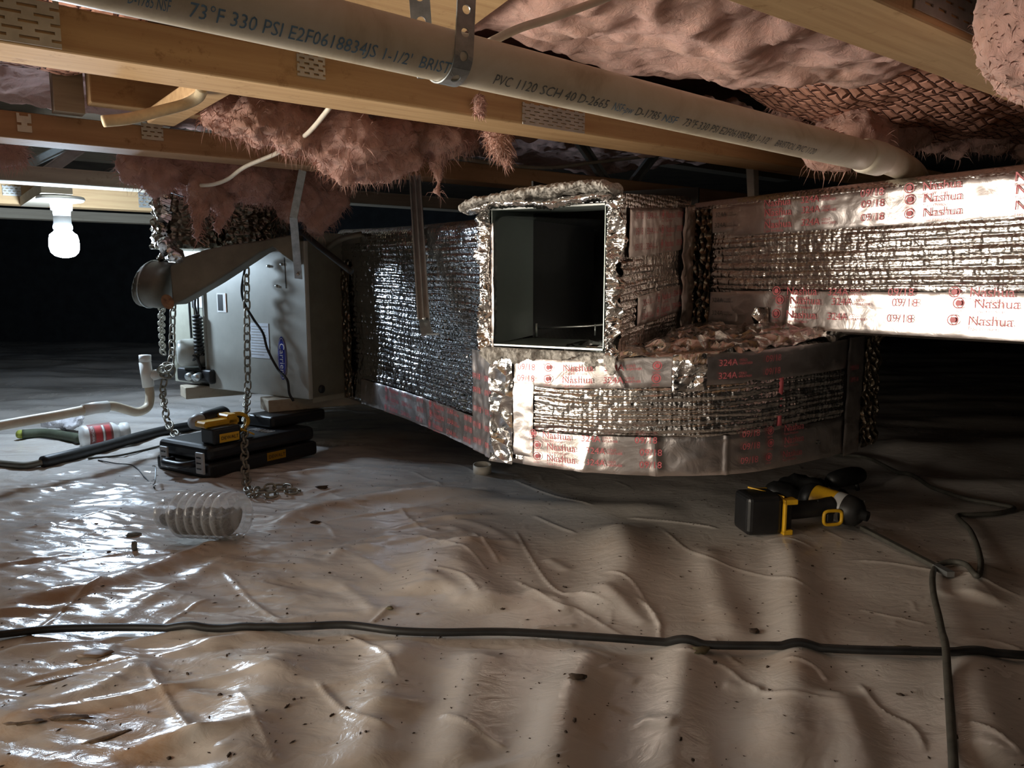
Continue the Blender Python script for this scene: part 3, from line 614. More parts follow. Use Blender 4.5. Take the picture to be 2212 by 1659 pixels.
t_up = c0 + nrm(-.1) * (PR + .0015) ; pth += [t_up + (np.array([0, 0, 1.0]) * k * .02 + pdir * k * .0035 + pu * -.003 * k) for k in range(1, 14)]
o = mk('strap_band', strap_mesh(pth, pdir, .021), 'strap', st, False)
sd = o.modifiers.new('thick', 'SOLIDIFY'); sd.thickness = .0014; sd.offset = 0
pth = [c0 - pdir * .012 + nrm(a) * (PR + .0015) for a in np.linspace(-2.3, -3.4, 8)]
pth += [pth[-1] + (np.array([0, 0, 1.0]) * k * .02 - pdir * .0015 * k) for k in range(1, 13)]
o = mk('strap_tail', strap_mesh(pth, pdir * .8 + pu * .5, .021), 'strap', st, False)
sd = o.modifiers.new('thick', 'SOLIDIFY'); sd.thickness = .0014; sd.offset = 0

# loose cables and sheath under the trusses
def cable(name, label, pts, r, m, cat='cable', k=10, n=10):
    o = mk(name, tube(spline(pts, n), r, k), m); tag(o, label, cat); return o
cable('electrical_cable', 'white cable looping from the lit truss down to the pink insulation', [ats(722, 215, 1.2), ats(706, 240, 1.22), ats(660, 292, 1.35), ats(600, 330, 1.5), ats(530, 360, 1.62), ats(490, 388, 1.76), ats(450, 400, 1.82), ats(400, 398, 1.9)], .0042, 'cable_white')
cable('electrical_cable', 'white cable crossing the pink insulation at top right of strap', [ats(1055, 93, .66), ats(1120, 62, .66), ats(1200, 36, .66), ats(1320, -8, .66), ats(1450, -60, .66)], .0045, 'cable_white')
cable('electrical_cable', 'dusty grey cable sagging in the dark below the middle truss', [ats(960, 335, 1.66), ats(1060, 352, 1.66), ats(1180, 362, 1.66), ats(1290, 350, 1.66), ats(1420, 336, 1.66), ats(1530, 330, 1.6)], .005, 'cable_grey')
cable('pipe_sheath', 'short tan ragged sheath hanging under the reddish timber block', [ats(222, 262, 1.30), ats(280, 256, 1.30), ats(345, 240, 1.30), ats(400, 225, 1.30), ats(430, 208, 1.28), ats(436, 188, 1.24)], .0085, 'foam_tan', 'sheath', 14)
cable('electrical_cable', 'thin black cable running behind the truss toward the foil duct', [ats(280, 388, 2.2), ats(330, 405, 2.1), ats(370, 415, 2.0), ats(400, 425, 1.95)], .003, 'rubber')

# ------------------------------------------------------------ lamp
lp = np.array([-1.362, 2.36, 0]); lz = .742
lamp = thing('lampholder', 'white porcelain lampholder with a lit bare bulb under the truss', 'lamp', (lp[0], lp[1], .75))
bp = np.array([lp[0], lp[1]])
mk('base', xf(lathe([(0, .0), (.062, .0), (.066, -.006), (.060, -.014), (.030, -.020), (.029, -.040), (.024, -.042), (.023, -.058), (0, -.058)], 40), Matrix.Translation((*bp, lz))), 'ceramic', lamp)
mk('socket', xf(lathe([(0, -.055), (.022, -.056), (.024, -.062), (.024, -.078), (.027, -.088), (.026, -.096), (0, -.096)], 32), Matrix.Translation((*bp, lz))), 'white', lamp)
bl = mk('bulb', xf(lathe([(.001, -.094), (.022, -.096), (.026, -.104), (.037, -.113), (.0405, -.128), (.041, -.150), (.037, -.166), (.027, -.176), (.012, -.181), (.001, -.182)], 20), Matrix.Translation((*bp, lz))), 'bulb', lamp)
mk('pull_switch', xf(lathe([(0, -.014), (.007, -.015), (.006, -.024), (0, -.025)], 12), Matrix.Translation((bp[0] + .012, bp[1] - .05, lz + .006))), 'grey_pl', lamp)
o = mk('mounting_board', prism([ts(.32, 2.62, 0)[:2], ts(.40, 2.62, 0)[:2], ts(.40, 3.155, 0)[:2], ts(.32, 3.155, 0)[:2]], .7435, .775), 'wood_grey', None, False)
tag(o, 'flat board the white lampholder is fixed to, between two trusses', 'board')

# ------------------------------------------------------------ foil ducts
class Face:
    """upright duct face: horizontal line pts, bottom and top height along it"""
    def __init__(s, pts, zb, zt, smooth=False):
        P = np.array(pts, float); zb = np.array(zb, float); zt = np.array(zt, float)
        if smooth: Q = spline(np.c_[P, zb], 14); zt = np.interp(np.linspace(0, 1, len(Q)), np.linspace(0, 1, len(P)), zt); P = Q[:, :2]; zb = Q[:, 2]
        s.P = P; s.L = np.r_[0, np.cumsum(np.linalg.norm(np.diff(P, axis=0), axis=1))]; s.zb = zb; s.zt = zt; s.len = s.L[-1]
        T = np.gradient(P, axis=0) if len(P) > 2 else np.repeat([P[1] - P[0]], 2, 0)
        T /= np.linalg.norm(T, axis=1)[:, None]; s.N = np.stack([T[:, 1], -T[:, 0]], 1)
    def at(s, u, v, off):                 # u metres along, v 0..1 height
        X = np.interp(u, s.L, s.P[:, 0]); Y = np.interp(u, s.L, s.P[:, 1]); nx = np.interp(u, s.L, s.N[:, 0]); ny = np.interp(u, s.L, s.N[:, 1])
        zb = np.interp(u, s.L, s.zb); zt = np.interp(u, s.L, s.zt)
        return np.stack([X + nx * off, Y + ny * off, zb + (zt - zb) * v], -1)
    def h(s, u): return np.interp(u, s.L, s.zt) - np.interp(u, s.L, s.zb)
def wrap(u, v, seed): return .0022 * fbm(u * 14, v * 6, seed, 3)
def duct_body(name, F, disp, thick, parent, m, res=.0028, nv=200, r=.02, ends=True):
    nu = max(int(F.len / res), 12); u = np.linspace(0, F.len, nu); h = F.h(0)
    # section: front face 0..1, rounded rims, top, back, bottom
    vf = np.linspace(0, 1, nv); sec_v = list(vf); U, Vv = np.meshgrid(u, vf, indexing='ij')
    ed = np.minimum(Vv, 1 - Vv) * h; rim = r - np.sqrt(np.clip(r * r - np.clip(r - ed, 0, r) ** 2, 0, None))
    front = F.at(U, Vv, disp(U, Vv) - rim)
    U2, _ = np.meshgrid(u, [0], indexing='ij')
    lay = [front]
    for vv, off in ((1, -r - .02), (1, -thick), (0, -thick), (0, -r - .02)): lay.append(F.at(U2, np.full(U2.shape, vv), np.full(U2.shape, off)))
    A = np.concatenate(lay, 1); ns = A.shape[1]; V = A.reshape(-1, 3)
    i, j = np.meshgrid(np.arange(nu - 1), np.arange(ns), indexing='ij'); j2 = (j + 1) % ns
    q = np.stack([i * ns + j, (i + 1) * ns + j, (i + 1) * ns + j2, i * ns + j2], -1).reshape(-1, 4)
    faces = q
    o = mk(name, (V, faces), m, parent)
    return o
def patch(name, F, u0, u1, v0, v1, off, m, parent, seed=0, amp=.0012, ragged=.0, lumps=None):
    nu = max(int((u1 - u0) / .004), 4); nv = max(int((v1 - v0) * F.h(0) / .004), 4)
    U, V = np.meshgrid(np.linspace(u0, u1, nu), np.linspace(v0, v1, nv), indexing='ij')
    D = off + amp * fbm(U * 30, V * 12, seed, 3)
    if lumps is not None: D = D + lumps(U, V)
    ed = np.minimum(np.minimum(U - u0, u1 - U), np.minimum(V - v0, v1 - V) * F.h(0)); D = D - np.clip(.003 - ed, 0, 1) * .5
    P = F.at(U, V, D); return mk(name, (P.reshape(-1, 3), gridf(nu, nv)), m, parent)
def on_face(vf, F, u0, v0, off, rot=False, flip=False):
    V, Fc = vf; x, y = (V[:, 0], V[:, 1])
    if rot: x, y = y * (-1 if not flip else 1), x * (1 if not flip else -1)
    return F.at(u0 + x, v0 + y / F.h(u0), np.full(len(x), off)), Fc
def ring_logo(sz):
    a = lathe([(sz * .5, 0), (sz * .40, 0)], 22); b = lathe([(sz * .27, 0), (sz * .0, 0)], 14)
    c, cf = text('LISTED', sz * .28); c = c + np.array([-sz * .5, -sz * .85, 0]); return join(a, b, (c, cf))
def prints(F, parent, u0, u1, rows, step, off, seq, size=.024, seed=0, rot=False, mt='ink_red'):
    # printed rows: each row repeats the sequence of words along the tape
    r = random.Random(seed); parts = []
    for row, v in enumerate(rows):
        u = u0 + r.uniform(0, .01); k = (row * 0)
        while u < u1 - .03:
            w_ = seq[k % len(seq)]; k += 1
            if w_ == 'logo': vf = ring_logo(size * .95); vf = (vf[0] + np.array([size * .4, size * .4, 0]), vf[1]); adv = size * 1.6
            elif w_ == 'Nashua':
                a = text('Nashua', size * 1.15); b = text('Tape Products', size * .42); vf = join(a, (b[0] + np.array([0, -size * .42, 0]), b[1])); adv = size * 4.6
            elif w_ == '324A':
                a = text('324A', size * 1.0); b = text('COLD', size * .36); c = text('WEATHER', size * .36)
                vf = join(a, (b[0] + np.array([size * 2.35, size * .36, 0]), b[1]), (c[0] + np.array([size * 2.35, 0, 0]), c[1])); adv = size * 5.2
            elif w_ == '09/18': vf = text('09/18', size * 1.05); adv = size * 3.6
            else: adv = float(w_) * size; vf = None
            if vf is not None and u + adv < u1 + .02: parts.append(on_face(vf, F, u, v, off))
            u += adv
    if parts: mk('printed_text', join(*parts), mt, parent)

SEQ = ['logo', 'Nashua', '324A', .6, '09/18', 1.0]
# main plenum running from the furnace towards the camera
D1 = Face([(-.505, 2.262), (-.39, 2.10), (-.275, 1.925), (-.15, 1.71), (-.03, 1.475)], [.140] * 5, [.640, .634, .628, .622, .617], True)
def ribs(U, V, n, a0, a1, seed, amp=.0042):
    ph = V * n + (.25 if amp > .0041 else .5) * fbm(U * 4, V * 5, seed, 3); amp = amp * (.75 + .45 * vnoise(U * 7, np.floor(ph) * 1.7, seed + 9)); w_ = np.abs(np.sin(np.pi * ph)) ** .6
    m_ = np.clip((V - a0) / .03, 0, 1) * np.clip((a1 - V) / .03, 0, 1)
    return m_ * (amp * w_ + .0016 * vnoise(U * 110, np.floor(ph) * 3.3, seed + 1) * w_)
def dis1(U, V): return ribs(U, V, 34, .10, .93, 2) + wrap(U, V, 1) + .004 * vnoise(U * 5, V * 3, 9) - .02 * np.exp(-((V - 0) / .05) ** 2) * 0
plen = thing('supply_plenum', 'tall foil wrapped plenum with horizontal ribs beside the furnace', 'duct', (-.1, 1.8, .14))
duct_body('wrapped_body', D1, dis1, .42, plen, 'rib_foil', nv=260, r=.022)
tp = patch('foil_tape', D1, .14, D1.len - .02, .012, .155, .0075, 'tape', plen, 4, .0016); tp['label'] = 'smooth foil tape with red print along the bottom'
prints(D1, tp, .30, D1.len - .10, [.028, .080, .128], 0, .0095, SEQ, .0165, 1)
tp = patch('foil_tape', D1, D1.len - .10, D1.len, .01, .45, .009, 'tape', plen, 5, .003); tp['label'] = 'vertical foil tape at the corner'
prints(D1, tp, D1.len - .09, D1.len + .02, [.05, .12, .19, .27, .33], 0, .012, ['09/18'], .016, 4)
tp = patch('foil_tape', D1, .0, .085, .02, .82, .010, 'dull_foil', plen, 6, .003); tp['label'] = 'dirty brown crinkled tape next to the furnace'
tp = patch('foil_tape', D1, D1.len - .045, D1.len, .45, .97, .008, 'tape', plen, 7, .001)

# curved lower elbow
EL = Face([(-.040, 1.482), (.10, 1.395), (.247, 1.352), (.40, 1.362), (.527, 1.425), (.66, 1.52), (.775, 1.625)], [.140] * 7, [.352, .356, .366, .374, .380, .384, .384], True)
elb = thing('duct_elbow', 'foil wrapped curved duct elbow below the open square stub', 'duct', (.3, 1.5, .14))
def dise(U, V): return ribs(U, V, 17, .33, .74, 12, .0035) + wrap(U, V, 3) + .003 * vnoise(U * 6, V * 2, 19)
duct_body('wrapped_body', EL, dise, .26, elb, 'foil', nv=180, r=.014)
def lum(seed, a): return lambda U, V: a * np.abs(fbm(U * 34, V * 9, seed, 3))
tl = patch('foil_tape', EL, .075, EL.len - .14, .02, .335, .0045, 'tape', elb, 8, .0008, lumps=lambda U, V: .006 * np.exp(-((U - .20 - .05 * V) / .012) ** 2) + .005 * np.exp(-((U - .335 + .03 * V) / .01) ** 2) + .004 * np.exp(-((U - .46) / .004) ** 2)); tl['label'] = 'smooth lower tape band with rows of red print'
prints(EL, tl, .095, .36, [.09, .19, .29 - .0], 0, .0105, SEQ, .0165, 2)
prints(EL, tl, .485, .66, [.10, .21, .31], 0, .0075, ['09/18', 'logo', 1, 'Nashua'], .0165, 3)
tu = patch('foil_tape', EL, .03, EL.len - .14, .735, .975, .0045, 'tape', elb, 9, .0008, lumps=lambda U, V: .006 * np.exp(-((U - .24 - .12 * (1 - V)) / .009) ** 2) + .006 * np.exp(-((U - .40 + .02 * V) / .014) ** 2)); tu['label'] = 'smooth upper tape band with rows of red print'
prints(EL, tu, .06, .40, [.78, .88], 0, .0105, ['09/18', 'logo', .5, 'Nashua', '324A', 'logo', 'Nashua'], .0165, 5)
prints(EL, tu, .43, .66, [.78, .88], 0, .0075, ['324A', .6, '09/18', 1.5], .0165, 6)
t_ = patch('foil_tape', EL, .0, .055, .01, .97, .010, 'crumple', elb, 10, .003); t_['label'] = 'crumpled vertical tape at the left corner'
t_ = patch('foil_tape', EL, .05, .10, .10, .80, .0075, 'tape', elb, 11, .0015)
t_ = patch('foil_tape', EL, .355, .415, .70, .99, .012, 'crumple', elb, 12, .006, lumps=lum(3, .006)); t_['label'] = 'bright crinkled foil patch under the stub corner'
t_ = patch('foil_tape', EL, .575, .587, .36, .74, .0055, 'ink_red', elb, 13, .0005); t_['label'] = 'red stripe printed on the wrap'
t_ = patch('foil_tape', EL, EL.len - .145, EL.len - .075, .0, .99, .009, 'tape', elb, 14, .001)
prints(EL, t_, EL.len - .138, EL.len - .07, [.62, .72], 0, .0115, ['09/18'], .013, 7)
t_ = patch('foil_tape', EL, EL.len - .075, EL.len + .01, .03, .99, .012, 'dull_foil', elb, 15, .006, lumps=lum(5, .004)); t_['label'] = 'ragged crinkled foil at the right end'
# crinkled foil bridging the elbow's top and the upper ducts
def draped(name, pts_lo, pts_hi, seed, m, parent, amp=.006):
    A = spline(pts_lo, 16); B_ = spline(pts_hi, 16); nv = 24; f = np.linspace(0, 1, nv)[None, :, None]
    P = A[:, None, :] * (1 - f) + B_[:, None, :] * f; nu = len(A)
    I, J = np.meshgrid(np.arange(nu), np.arange(nv), indexing='ij'); n_ = amp * fbm(I * .22, J * .3, seed, 4, .6)
    P[..., 2] += n_ + amp * 1.2 * np.sin(np.pi * J / (nv - 1)); P[..., 1] -= n_ * .5
    return mk(name, (P.reshape(-1, 3), gridf(nu, nv)), m, parent)
z = .368
draped('foil_flap', [(.09, 1.385, .356), (.247, 1.345, .362), (.36, 1.345, .368), (.46, 1.375, .372), (.56, 1.435, .378), (.68, 1.525, .388)], [(.12, 1.50, .372), (.26, 1.47, .374), (.35, 1.60, .395), (.45, 1.66, .40), (.56, 1.60, .398), (.66, 1.57, .398)], 3, 'crumple', elb, .008)['label'] = 'crumpled foil flap taped over the elbow top'

# right duct running towards the camera on the right
D2 = Face([(.415, 1.80), (1.28, .585)], [.388, .398], [.672, .690])
d2 = thing('branch_duct', 'bright foil duct running off the right edge of the picture', 'duct', (.8, 1.25, .39))
def dis2(U, V): return ribs(U, V, 18, .29, .70, 22, .0045) + wrap(U, V, 23) + .004 * vnoise(U * 5, V * 2, 29)
duct_body('wrapped_body', D2, dis2, .30, d2, 'foil', nv=220, r=.018)
t_ = patch('foil_tape', D2, .12, D2.len, .02, .29, .0055, 'tape', d2, 16, .001, lumps=lambda U, V: .005 * np.exp(-((U - .27 - .03 * V) / .008) ** 2)); t_['label'] = 'smooth lower tape band with rows of red print'
prints(D2, t_, .235, .95, [.10, .20, .265], 0, .0105, ['logo', 'Nashua', '324A', .8, '09/18', 1.8], .0200, 8)
t_ = patch('foil_tape', D2, .12, D2.len, .71, .94, .0055, 'tape', d2, 17, .001); t_['label'] = 'smooth upper tape band with rows of red print'
prints(D2, t_, .20, .95, [.745, .83, .90], 0, .0085, ['Nashua', '324A', 1.4, '09/18', .8, 'logo', 'Nashua', 3], .0190, 9)
t_ = patch('foil_tape', D2, .0, .065, .02, .93, .0085, 'dull_foil', d2, 18, .002)
t_ = patch('foil_tape', D2, .06, .145, .03, .28, .0060, 'tape', d2, 19, .001)
prints(D2, t_, .07, .16, [.10, .20], 0, .009, ['324A'], .0145, 10, mt='ink_dark')
t_ = patch('foil_tape', D2, .06, .145, .74, .93, .0060, 'tape', d2, 20, .001)
prints(D2, t_, .07, .16, [.78, .86], 0, .009, ['324A'], .0145, 11, mt='ink_dark')
parts = []
for uu in (.012, .036): parts += [on_face(text('09/18    324A', .016), D2, uu, .25, .014, rot=True)]
parts = [on_face((q := text('324A      09/18', .0155)), D2, uu, .12, .014, rot=True) for uu in (.024, .050)]
mk('printed_text', join(*parts), 'ink_dark', t_)
t_ = patch('foil_tape', D2, .19, .23, .0, .17, .012, 'crumple', d2, 21, .005, lumps=lum(8, .007))
t_['label'] = 'bright crumpled corner of tape at the bottom'

# open square stub facing the camera
AX = np.array([.47, .88]); AX /= np.linalg.norm(AX); CX = np.array([AX[1], -AX[0]])
SL = np.array([-.062, 1.492]); SR = SL + CX * .285
stub = thing('open_duct_stub', 'open square duct stub facing the camera with dark inside', 'duct', (*((SL + SR) / 2), .355))
SF = Face([SR, SR + AX * .455], [.357, .387], [.640, .676])
def diss(U, V): return ribs(U, V, 24, .10, .62, 52, .0032) * (.4 + .6 * np.clip((.2 - U) / .1, 0, 1) + .4) + wrap(U, V, 53)
duct_body('side_wrap', SF, diss, .012, stub, 'foil', nv=170, r=.006)
t_ = patch('foil_tape', SF, .035, .42, .62, .93, .0055, 'tape', stub, 22, .0012); t_['label'] = 'reddish smooth tape on the stub side'
prints(SF, t_, .05, .42, [.66, .76, .86], 0, .0085, ['09/18', '324A', 'logo', 'Nashua'], .0175, 12)
t_ = patch('foil_tape', SF, .09, .42, .16, .36, .0055, 'tape', stub, 23, .0012)
prints(SF, t_, .10, .42, [.20, .29], 0, .0085, ['324A', 'logo', 'Nashua'], .0175, 13)
t_ = patch('foil_tape', SF, .37, .46, .0, .95, .010, 'tape', stub, 24, .003)
# outer left, top, bottom skins
mk('outer_skin', join(prism([SL - CX * .0, SL + CX * .012, SL + CX * .012 + AX * .3, SL + AX * .3], .357, .636),
    prism([SL, SR, SR + AX * .45, SL + AX * .45], [.632, .632, .667, .667], [.645, .645, .68, .68]), prism([SL, SR, SR + AX * .45, SL + AX * .45], [.349, .349, .38, .38], [.362, .362, .393, .393])), 'foil', stub, False)
IL, IR = SL + CX * .026, SR - CX * .028; zb_, zt_ = .372, .628
def sheet(pts, th, m, nm):
    V = np.array(pts, float); n_ = np.cross(V[1] - V[0], V[3] - V[0]); n_ /= np.linalg.norm(n_)
    return mk(nm, (np.vstack([V, V + n_ * th]), BF), m, stub, False)
p3 = lambda p, z: (p[0], p[1], z)
sheet([p3(IL, zb_), p3(IL + AX * .175, zb_ + .006), p3(IL + AX * .175, zt_ + .006), p3(IL, zt_)], .0016, 'duct_in', 'inner_side_panel')
sheet([p3(IR + AX * .42, zb_ + .03), p3(IR, zb_), p3(IR, zt_), p3(IR + AX * .42, zt_ + .03)], .0016, 'duct_in', 'inner_side_panel')
sheet([p3(IL, zt_), p3(IL + AX * .175, zt_ + .006), p3(IR + AX * .175, zt_ + .008), p3(IR, zt_)], .0016, 'duct_in', 'inner_top_panel')
sheet([p3(IR, zb_), p3(IR + AX * .42, zb_), p3(IL + AX * .42, zb_), p3(IL, zb_)], .0016, 'duct_in', 'inner_bottom_panel')
BL = IL + AX * .62 - CX * .25; BR = IR + AX * .62
mk('painted_dark_depth', join(prism([BL, BR, BR + AX * .01, BL + AX * .01], .25, .72), prism([IL + AX * .177, IL + AX * .62, IL + AX * .62 - CX * .004, IL + AX * .177 - CX * .004], .30, .70)), 'black', stub, False)  # added black sheets stand in for the darkness deep inside the duct
mk('inner_flange', join(tube([p3(IL + AX * .19 + CX * .0, zb_ + .02), p3(IL + AX * .2 + CX * .12, zb_ + .028), p3(IL + AX * .22 + CX * .225, zb_ + .04)], .0022, 6), tube([p3(IL + AX * .17 + CX * .012, zb_ + .004), p3(IL + AX * .17 + CX * .012, zb_ + .032)], .003, 8),
    tube([p3(IR - CX * .01 + AX * .03, zb_ + .01), p3(IR - CX * .006 + AX * .03, zt_ - .03)], .003, 8)), 'galv', stub)
for fz_ in (.2, .77):
    mk('screw', cyl(p3(IR - CX * .001 + AX * .05, zb_ + fz_ * .25), p3(IR - CX * .016 + AX * .05, zb_ + fz_ * .25), .0022, k=8), 'galv', stub)
mk('screw', cyl(p3(IL + CX * .15 + AX * .16, zb_ + .012), p3(IL + CX * .15 + AX * .16, zb_ + .035), .0015, k=8), 'galv', stub)
# rim: bright sheet edge, then ragged insulation
rim_p = [p3(IL, zb_), p3(IR, zb_), p3(IR, zt_), p3(IL, zt_)]
mk('sheet_edge', join(*[beam(np.array(rim_p[i]) - np.array([*AX, 0]) * .003, np.array(rim_p[(i + 1) % 4]) - np.array([*AX, 0]) * .003, .003, .003) for i in range(4)]), 'galv', stub, False)
def ragged(a, b, inn, out, nm, m, depth=.018, seed=0, amp=.004):
    """lumpy strip between inner and outer offset direction along a-b, facing the opening side"""
    a = np.array(a, float); b = np.array(b, float); L = np.linalg.norm(b - a); nu = int(L / .0022); nv = 14; d = (b - a) / L; o_ = np.array(out, float)
    fw = -np.array([*AX, 0]); U, V = np.meshgrid(np.linspace(0, 1, nu), np.linspace(0, 1, nv), indexing='ij')
    ang = V * math.pi; wd = inn * (1 + .35 * fbm(U * L * 40, V * 0, seed, 3))
    off = (1 - np.cos(ang)) / 2 * wd; pr = np.sin(ang) ** .6 * depth * (.7 + .5 * vnoise(U * L * 60, V * 2, seed + 3)) + amp * fbm(U * L * 190, V * 6, seed + 5, 3, .7)
    P = a + U[..., None] * (b - a) + off[..., None] * o_ + pr[..., None] * fw
    return mk(nm, (P.reshape(-1, 3), gridf(nu, nv)), m, stub)
c3 = np.array([*CX, 0])
ragged(p3(IL - CX * .002, zb_ - .01), p3(IL - CX * .002, zt_ + .008), .026, -c3, 'torn_edge', 'crumple', .012, 1)
ragged(p3(IR + CX * .003, zb_ - .01), p3(IR + CX * .003, zt_ + .008), .030, c3, 'torn_edge', 'crumple', .014, 2)
ragged(p3(IL - CX * .02, zb_ - .004), p3(IR + CX * .03, zb_ - .006), .030, -Zx, 'torn_edge', 'torn', .020, 3)['label'] = 'torn grey insulation edge along the bottom'
# folded flap of insulation on top
def slabflap(path_f, th0, wd, seed):
    P = spline(path_f, 20); n_ = len(P); nv = 16; out = []
    I = np.arange(n_); 
    for i in range(n_):
        for j in range(nv):
            a = 2 * math.pi * j / nv; t_h = th0[0] * (1 + .3 * vnoise(np.array(i * .35), np.array(j * .9), seed)); 
            e = min(1, i / 4, (n_ - 1 - i) / 4) * .9 + .1
            out.append(P[i] + np.array([*(-AX), 0]) * math.cos(a) * wd * e * (1 + .12 * vnoise(np.array(i * .8), np.array(a * 2), seed + 2)) + Zx * math.sin(a) * t_h * e + np.array([0, 0, .0022 * vnoise(np.array(i * 1.3), np.array(j * 2.), seed + 4)]))
    Fc = [(i * nv + j, i * nv + (j + 1) % nv, (i + 1) * nv + (j + 1) % nv, (i + 1) * nv + j) for i in range(n_ - 1) for j in range(nv)] + [tuple(range(nv))[::-1], tuple((n_ - 1) * nv + j for j in range(nv))]
    return np.array(out), Fc
q = lambda f, z, back=0: p3(SL + CX * f * .285 + AX * back, z)
o = mk('insulation_flap', slabflap([q(-.10, .628, -.01), q(.10, .640, -.02), q(.35, .648, -.02), q(.6, .654, -.02), q(.85, .658, -.01), q(1.0, .650, .0)], (.0095,), .042, 5), 'torn', stub); o['label'] = 'folded grey insulation flap over the top'
for sc_, st_ in ((.02, .010), (.006, .005)):
    tx = bpy.data.textures.new('frayed', 'CLOUDS'); tx.noise_scale = sc_; tx.noise_depth = 4
    if sc_ == .02: sb = o.modifiers.new('fine', 'SUBSURF'); sb.levels = 2; sb.render_levels = 2
    dm = o.modifiers.new('frayed', 'DISPLACE'); dm.texture = tx; dm.strength = st_; dm.texture_coords = 'GLOBAL'
o = mk('insulation_flap', slabflap([q(-.04, .622, -.03), q(.15, .632, -.035), q(.40, .634, -.035), q(.55, .628, -.035), q(.75, .634, -.035), q(.97, .640, -.02)], (.007,), .016, 9), 'crumple', stub); o['label'] = 'bright crumpled foil under the folded flap'

# ------------------------------------------------------------ furnace
FA = np.array([-1.058, 2.42]); FM = np.array([-.942, 2.352]); FB = np.array([-.567, 2.115])
fd = FB - FM; fd /= np.linalg.norm(fd); fn = np.array([fd[1], -fd[0]]); FBK = FB - fn * .50
ZB, ZT = .160, .60
fur = thing('furnace', 'grey horizontal furnace cabinet hung on chains at the left', 'furnace', (*FM, ZB))
FL = FM - fd * .215
mk('cabinet', prism([FL - fn * .03, FM - fn * .03, FM - fn * .01, FB - fn * .012, FB - fn * .5, FL - fn * .5], ZB + .004, ZT), 'cabinet2', fur, False)
dr = mk('door_panel', prism([FM, FB, FB - fn * .016, FM - fn * .016], ZB, ZT), 'cabinet', fur, False); bev(dr, .003)
mk('door_lip', join(prism([FM - fd * .004, FM + fd * .003, FM + fd * .003 + fn * .006, FM - fd * .004 + fn * .006], ZB + .05, ZT)), 'cabinet', fur, False)
fp = lambda u, z, off=0.0: (*(FM + fd * u + fn * off), z)       # u metres right of the door's left edge
fdx = np.array([*fd, 0]); fnx = np.array([*fn, 0])
def fur_at(x, y, off=0.0):
    d = ray(x, y); o_ = FM + fn * off; k = (o_ @ fn) / (d[:2] @ fn); p = d * k; return (p[:2] - FM) @ fd, HCAM + p[2]
def rect(x0, y0, x1, y1, off, m, nm, th=.0008):
    u0, za = fur_at(x0, y0, off); u1, zb = fur_at(x1, y1, off); 
    V = [fp(u0, zb, off), fp(u1, zb, off), fp(u1, zb, off + th), fp(u0, zb, off + th), fp(u0, za, off), fp(u1, za, off), fp(u1, za, off + th), fp(u0, za, off + th)]
    o = mk(nm, (np.array(V), BF), m, fur, False); return o
rect(540, 697, 583, 775, .0005, 'paper', 'paper_sheet')['label'] = 'white paper notice on the door'
wl = rect(468, 633, 490, 675, .0005, 'white', 'warning_label'); rect(470, 636, 482, 671, .0012, 'black', 'label_text_block'); rect(487, 634, 489.5, 674, .0012, 'orange', 'label_stripe')
rect(412, 622, 462, 666, -.028, 'paper', 'wiring_label'); rect(441, 622, 450, 660, -.027, 'black', 'label_text_block'); rect(454, 622, 461, 664, -.027, 'yellow', 'label_stripe')
# faint lines of writing on the paper
lines = []
for k in range(11):
    u0, za = fur_at(543, 704 + k * 6, .0015); u1, _ = fur_at(578 - (k * 7) % 9, 704 + k * 6, .0015)
    lines.append((np.array([fp(u0, za, .0017), fp(u1, za, .0017), fp(u1, za - .0016, .0017), fp(u0, za - .0016, .0017)]), [(0, 1, 2, 3)]))
mk('handwriting', join(*lines), 'cable_grey', fur, False)
# badge: blue oval, white rim, white lettering running down
uc, zc = fur_at(609, 774, .002)
a_, b_ = .018, .062
def oval(ra, rb, off, m, nm, par):
    V = [fp(uc + ra * math.cos(t), zc + rb * math.sin(t), off) for t in np.linspace(0, 2 * math.pi, 40, endpoint=False)]
    return mk(nm, (np.array(V), [tuple(range(40))]), m, par, False)
bd = oval(a_, b_, .0012, 'blue', 'oval_badge', fur); oval(a_ - .0022, b_ - .004, .0016, 'white', 'badge_ring', bd); oval(a_ - .0036, b_ - .006, .002, 'blue', 'badge_field', bd)
V, Fc = text('Carrier', .0285); V = V - np.array([(V[:, 0].max() + V[:, 0].min()) / 2, .008, 0])
mk('badge_lettering', (np.array([fp(uc + v[1], zc - v[0], .0026) for v in V]), Fc), 'white', bd, False)
for x, y in ((580, 575), (609, 571), (598, 618)):
    u, z_ = fur_at(x, y); mk('screw', cyl(fp(u, z_, 0), fp(u, z_, .005), .0045, .0035, 12), 'galv', fur)
# seam of the upper access panel
u0, z0 = fur_at(614, 556); u1, z1 = fur_at(618, 623)
mk('panel_seam', beam(fp(u0, z0, .0006), fp(u1, z1, .0006), .001, .0015), 'black', fur, False)
# draft motor
um_, zm_ = fur_at(428, 762, .0); mo_c = np.array(fp(um_, zm_, -.03)); ax = np.array([*(fn * .8 - fd * .6), 0]); ax /= np.linalg.norm(ax)
mm = mk('motor_housing', xf(lathe([(0, .105), (.030, .105), (.039, .100), (.043, .090), (.043, 0), (0, 0)], 40), frame(mo_c - ax * .02, ax)), 'cabinet', fur)
mk('motor_band', xf(lathe([(.0435, .040), (.0445, .041), (.0445, .045), (.0435, .046)], 40), frame(mo_c - ax * .02, ax)), 'black', mm)
lb = np.array([mo_c + ax * .0855 + v for v in (np.array([-.012, -.008, -.011]), np.array([.010, .007, -.011]), np.array([.010, .007, .013]), np.array([-.012, -.008, .013]))])
mk('motor_label', (lb, [(0, 1, 2, 3)]), 'white', mm, False)
lb2 = lb.mean(0) + (lb - lb.mean(0)) * .55 + ax * .0006; mk('motor_label_mark', (lb2, [(0, 1, 2, 3)]), 'red', mm, False)
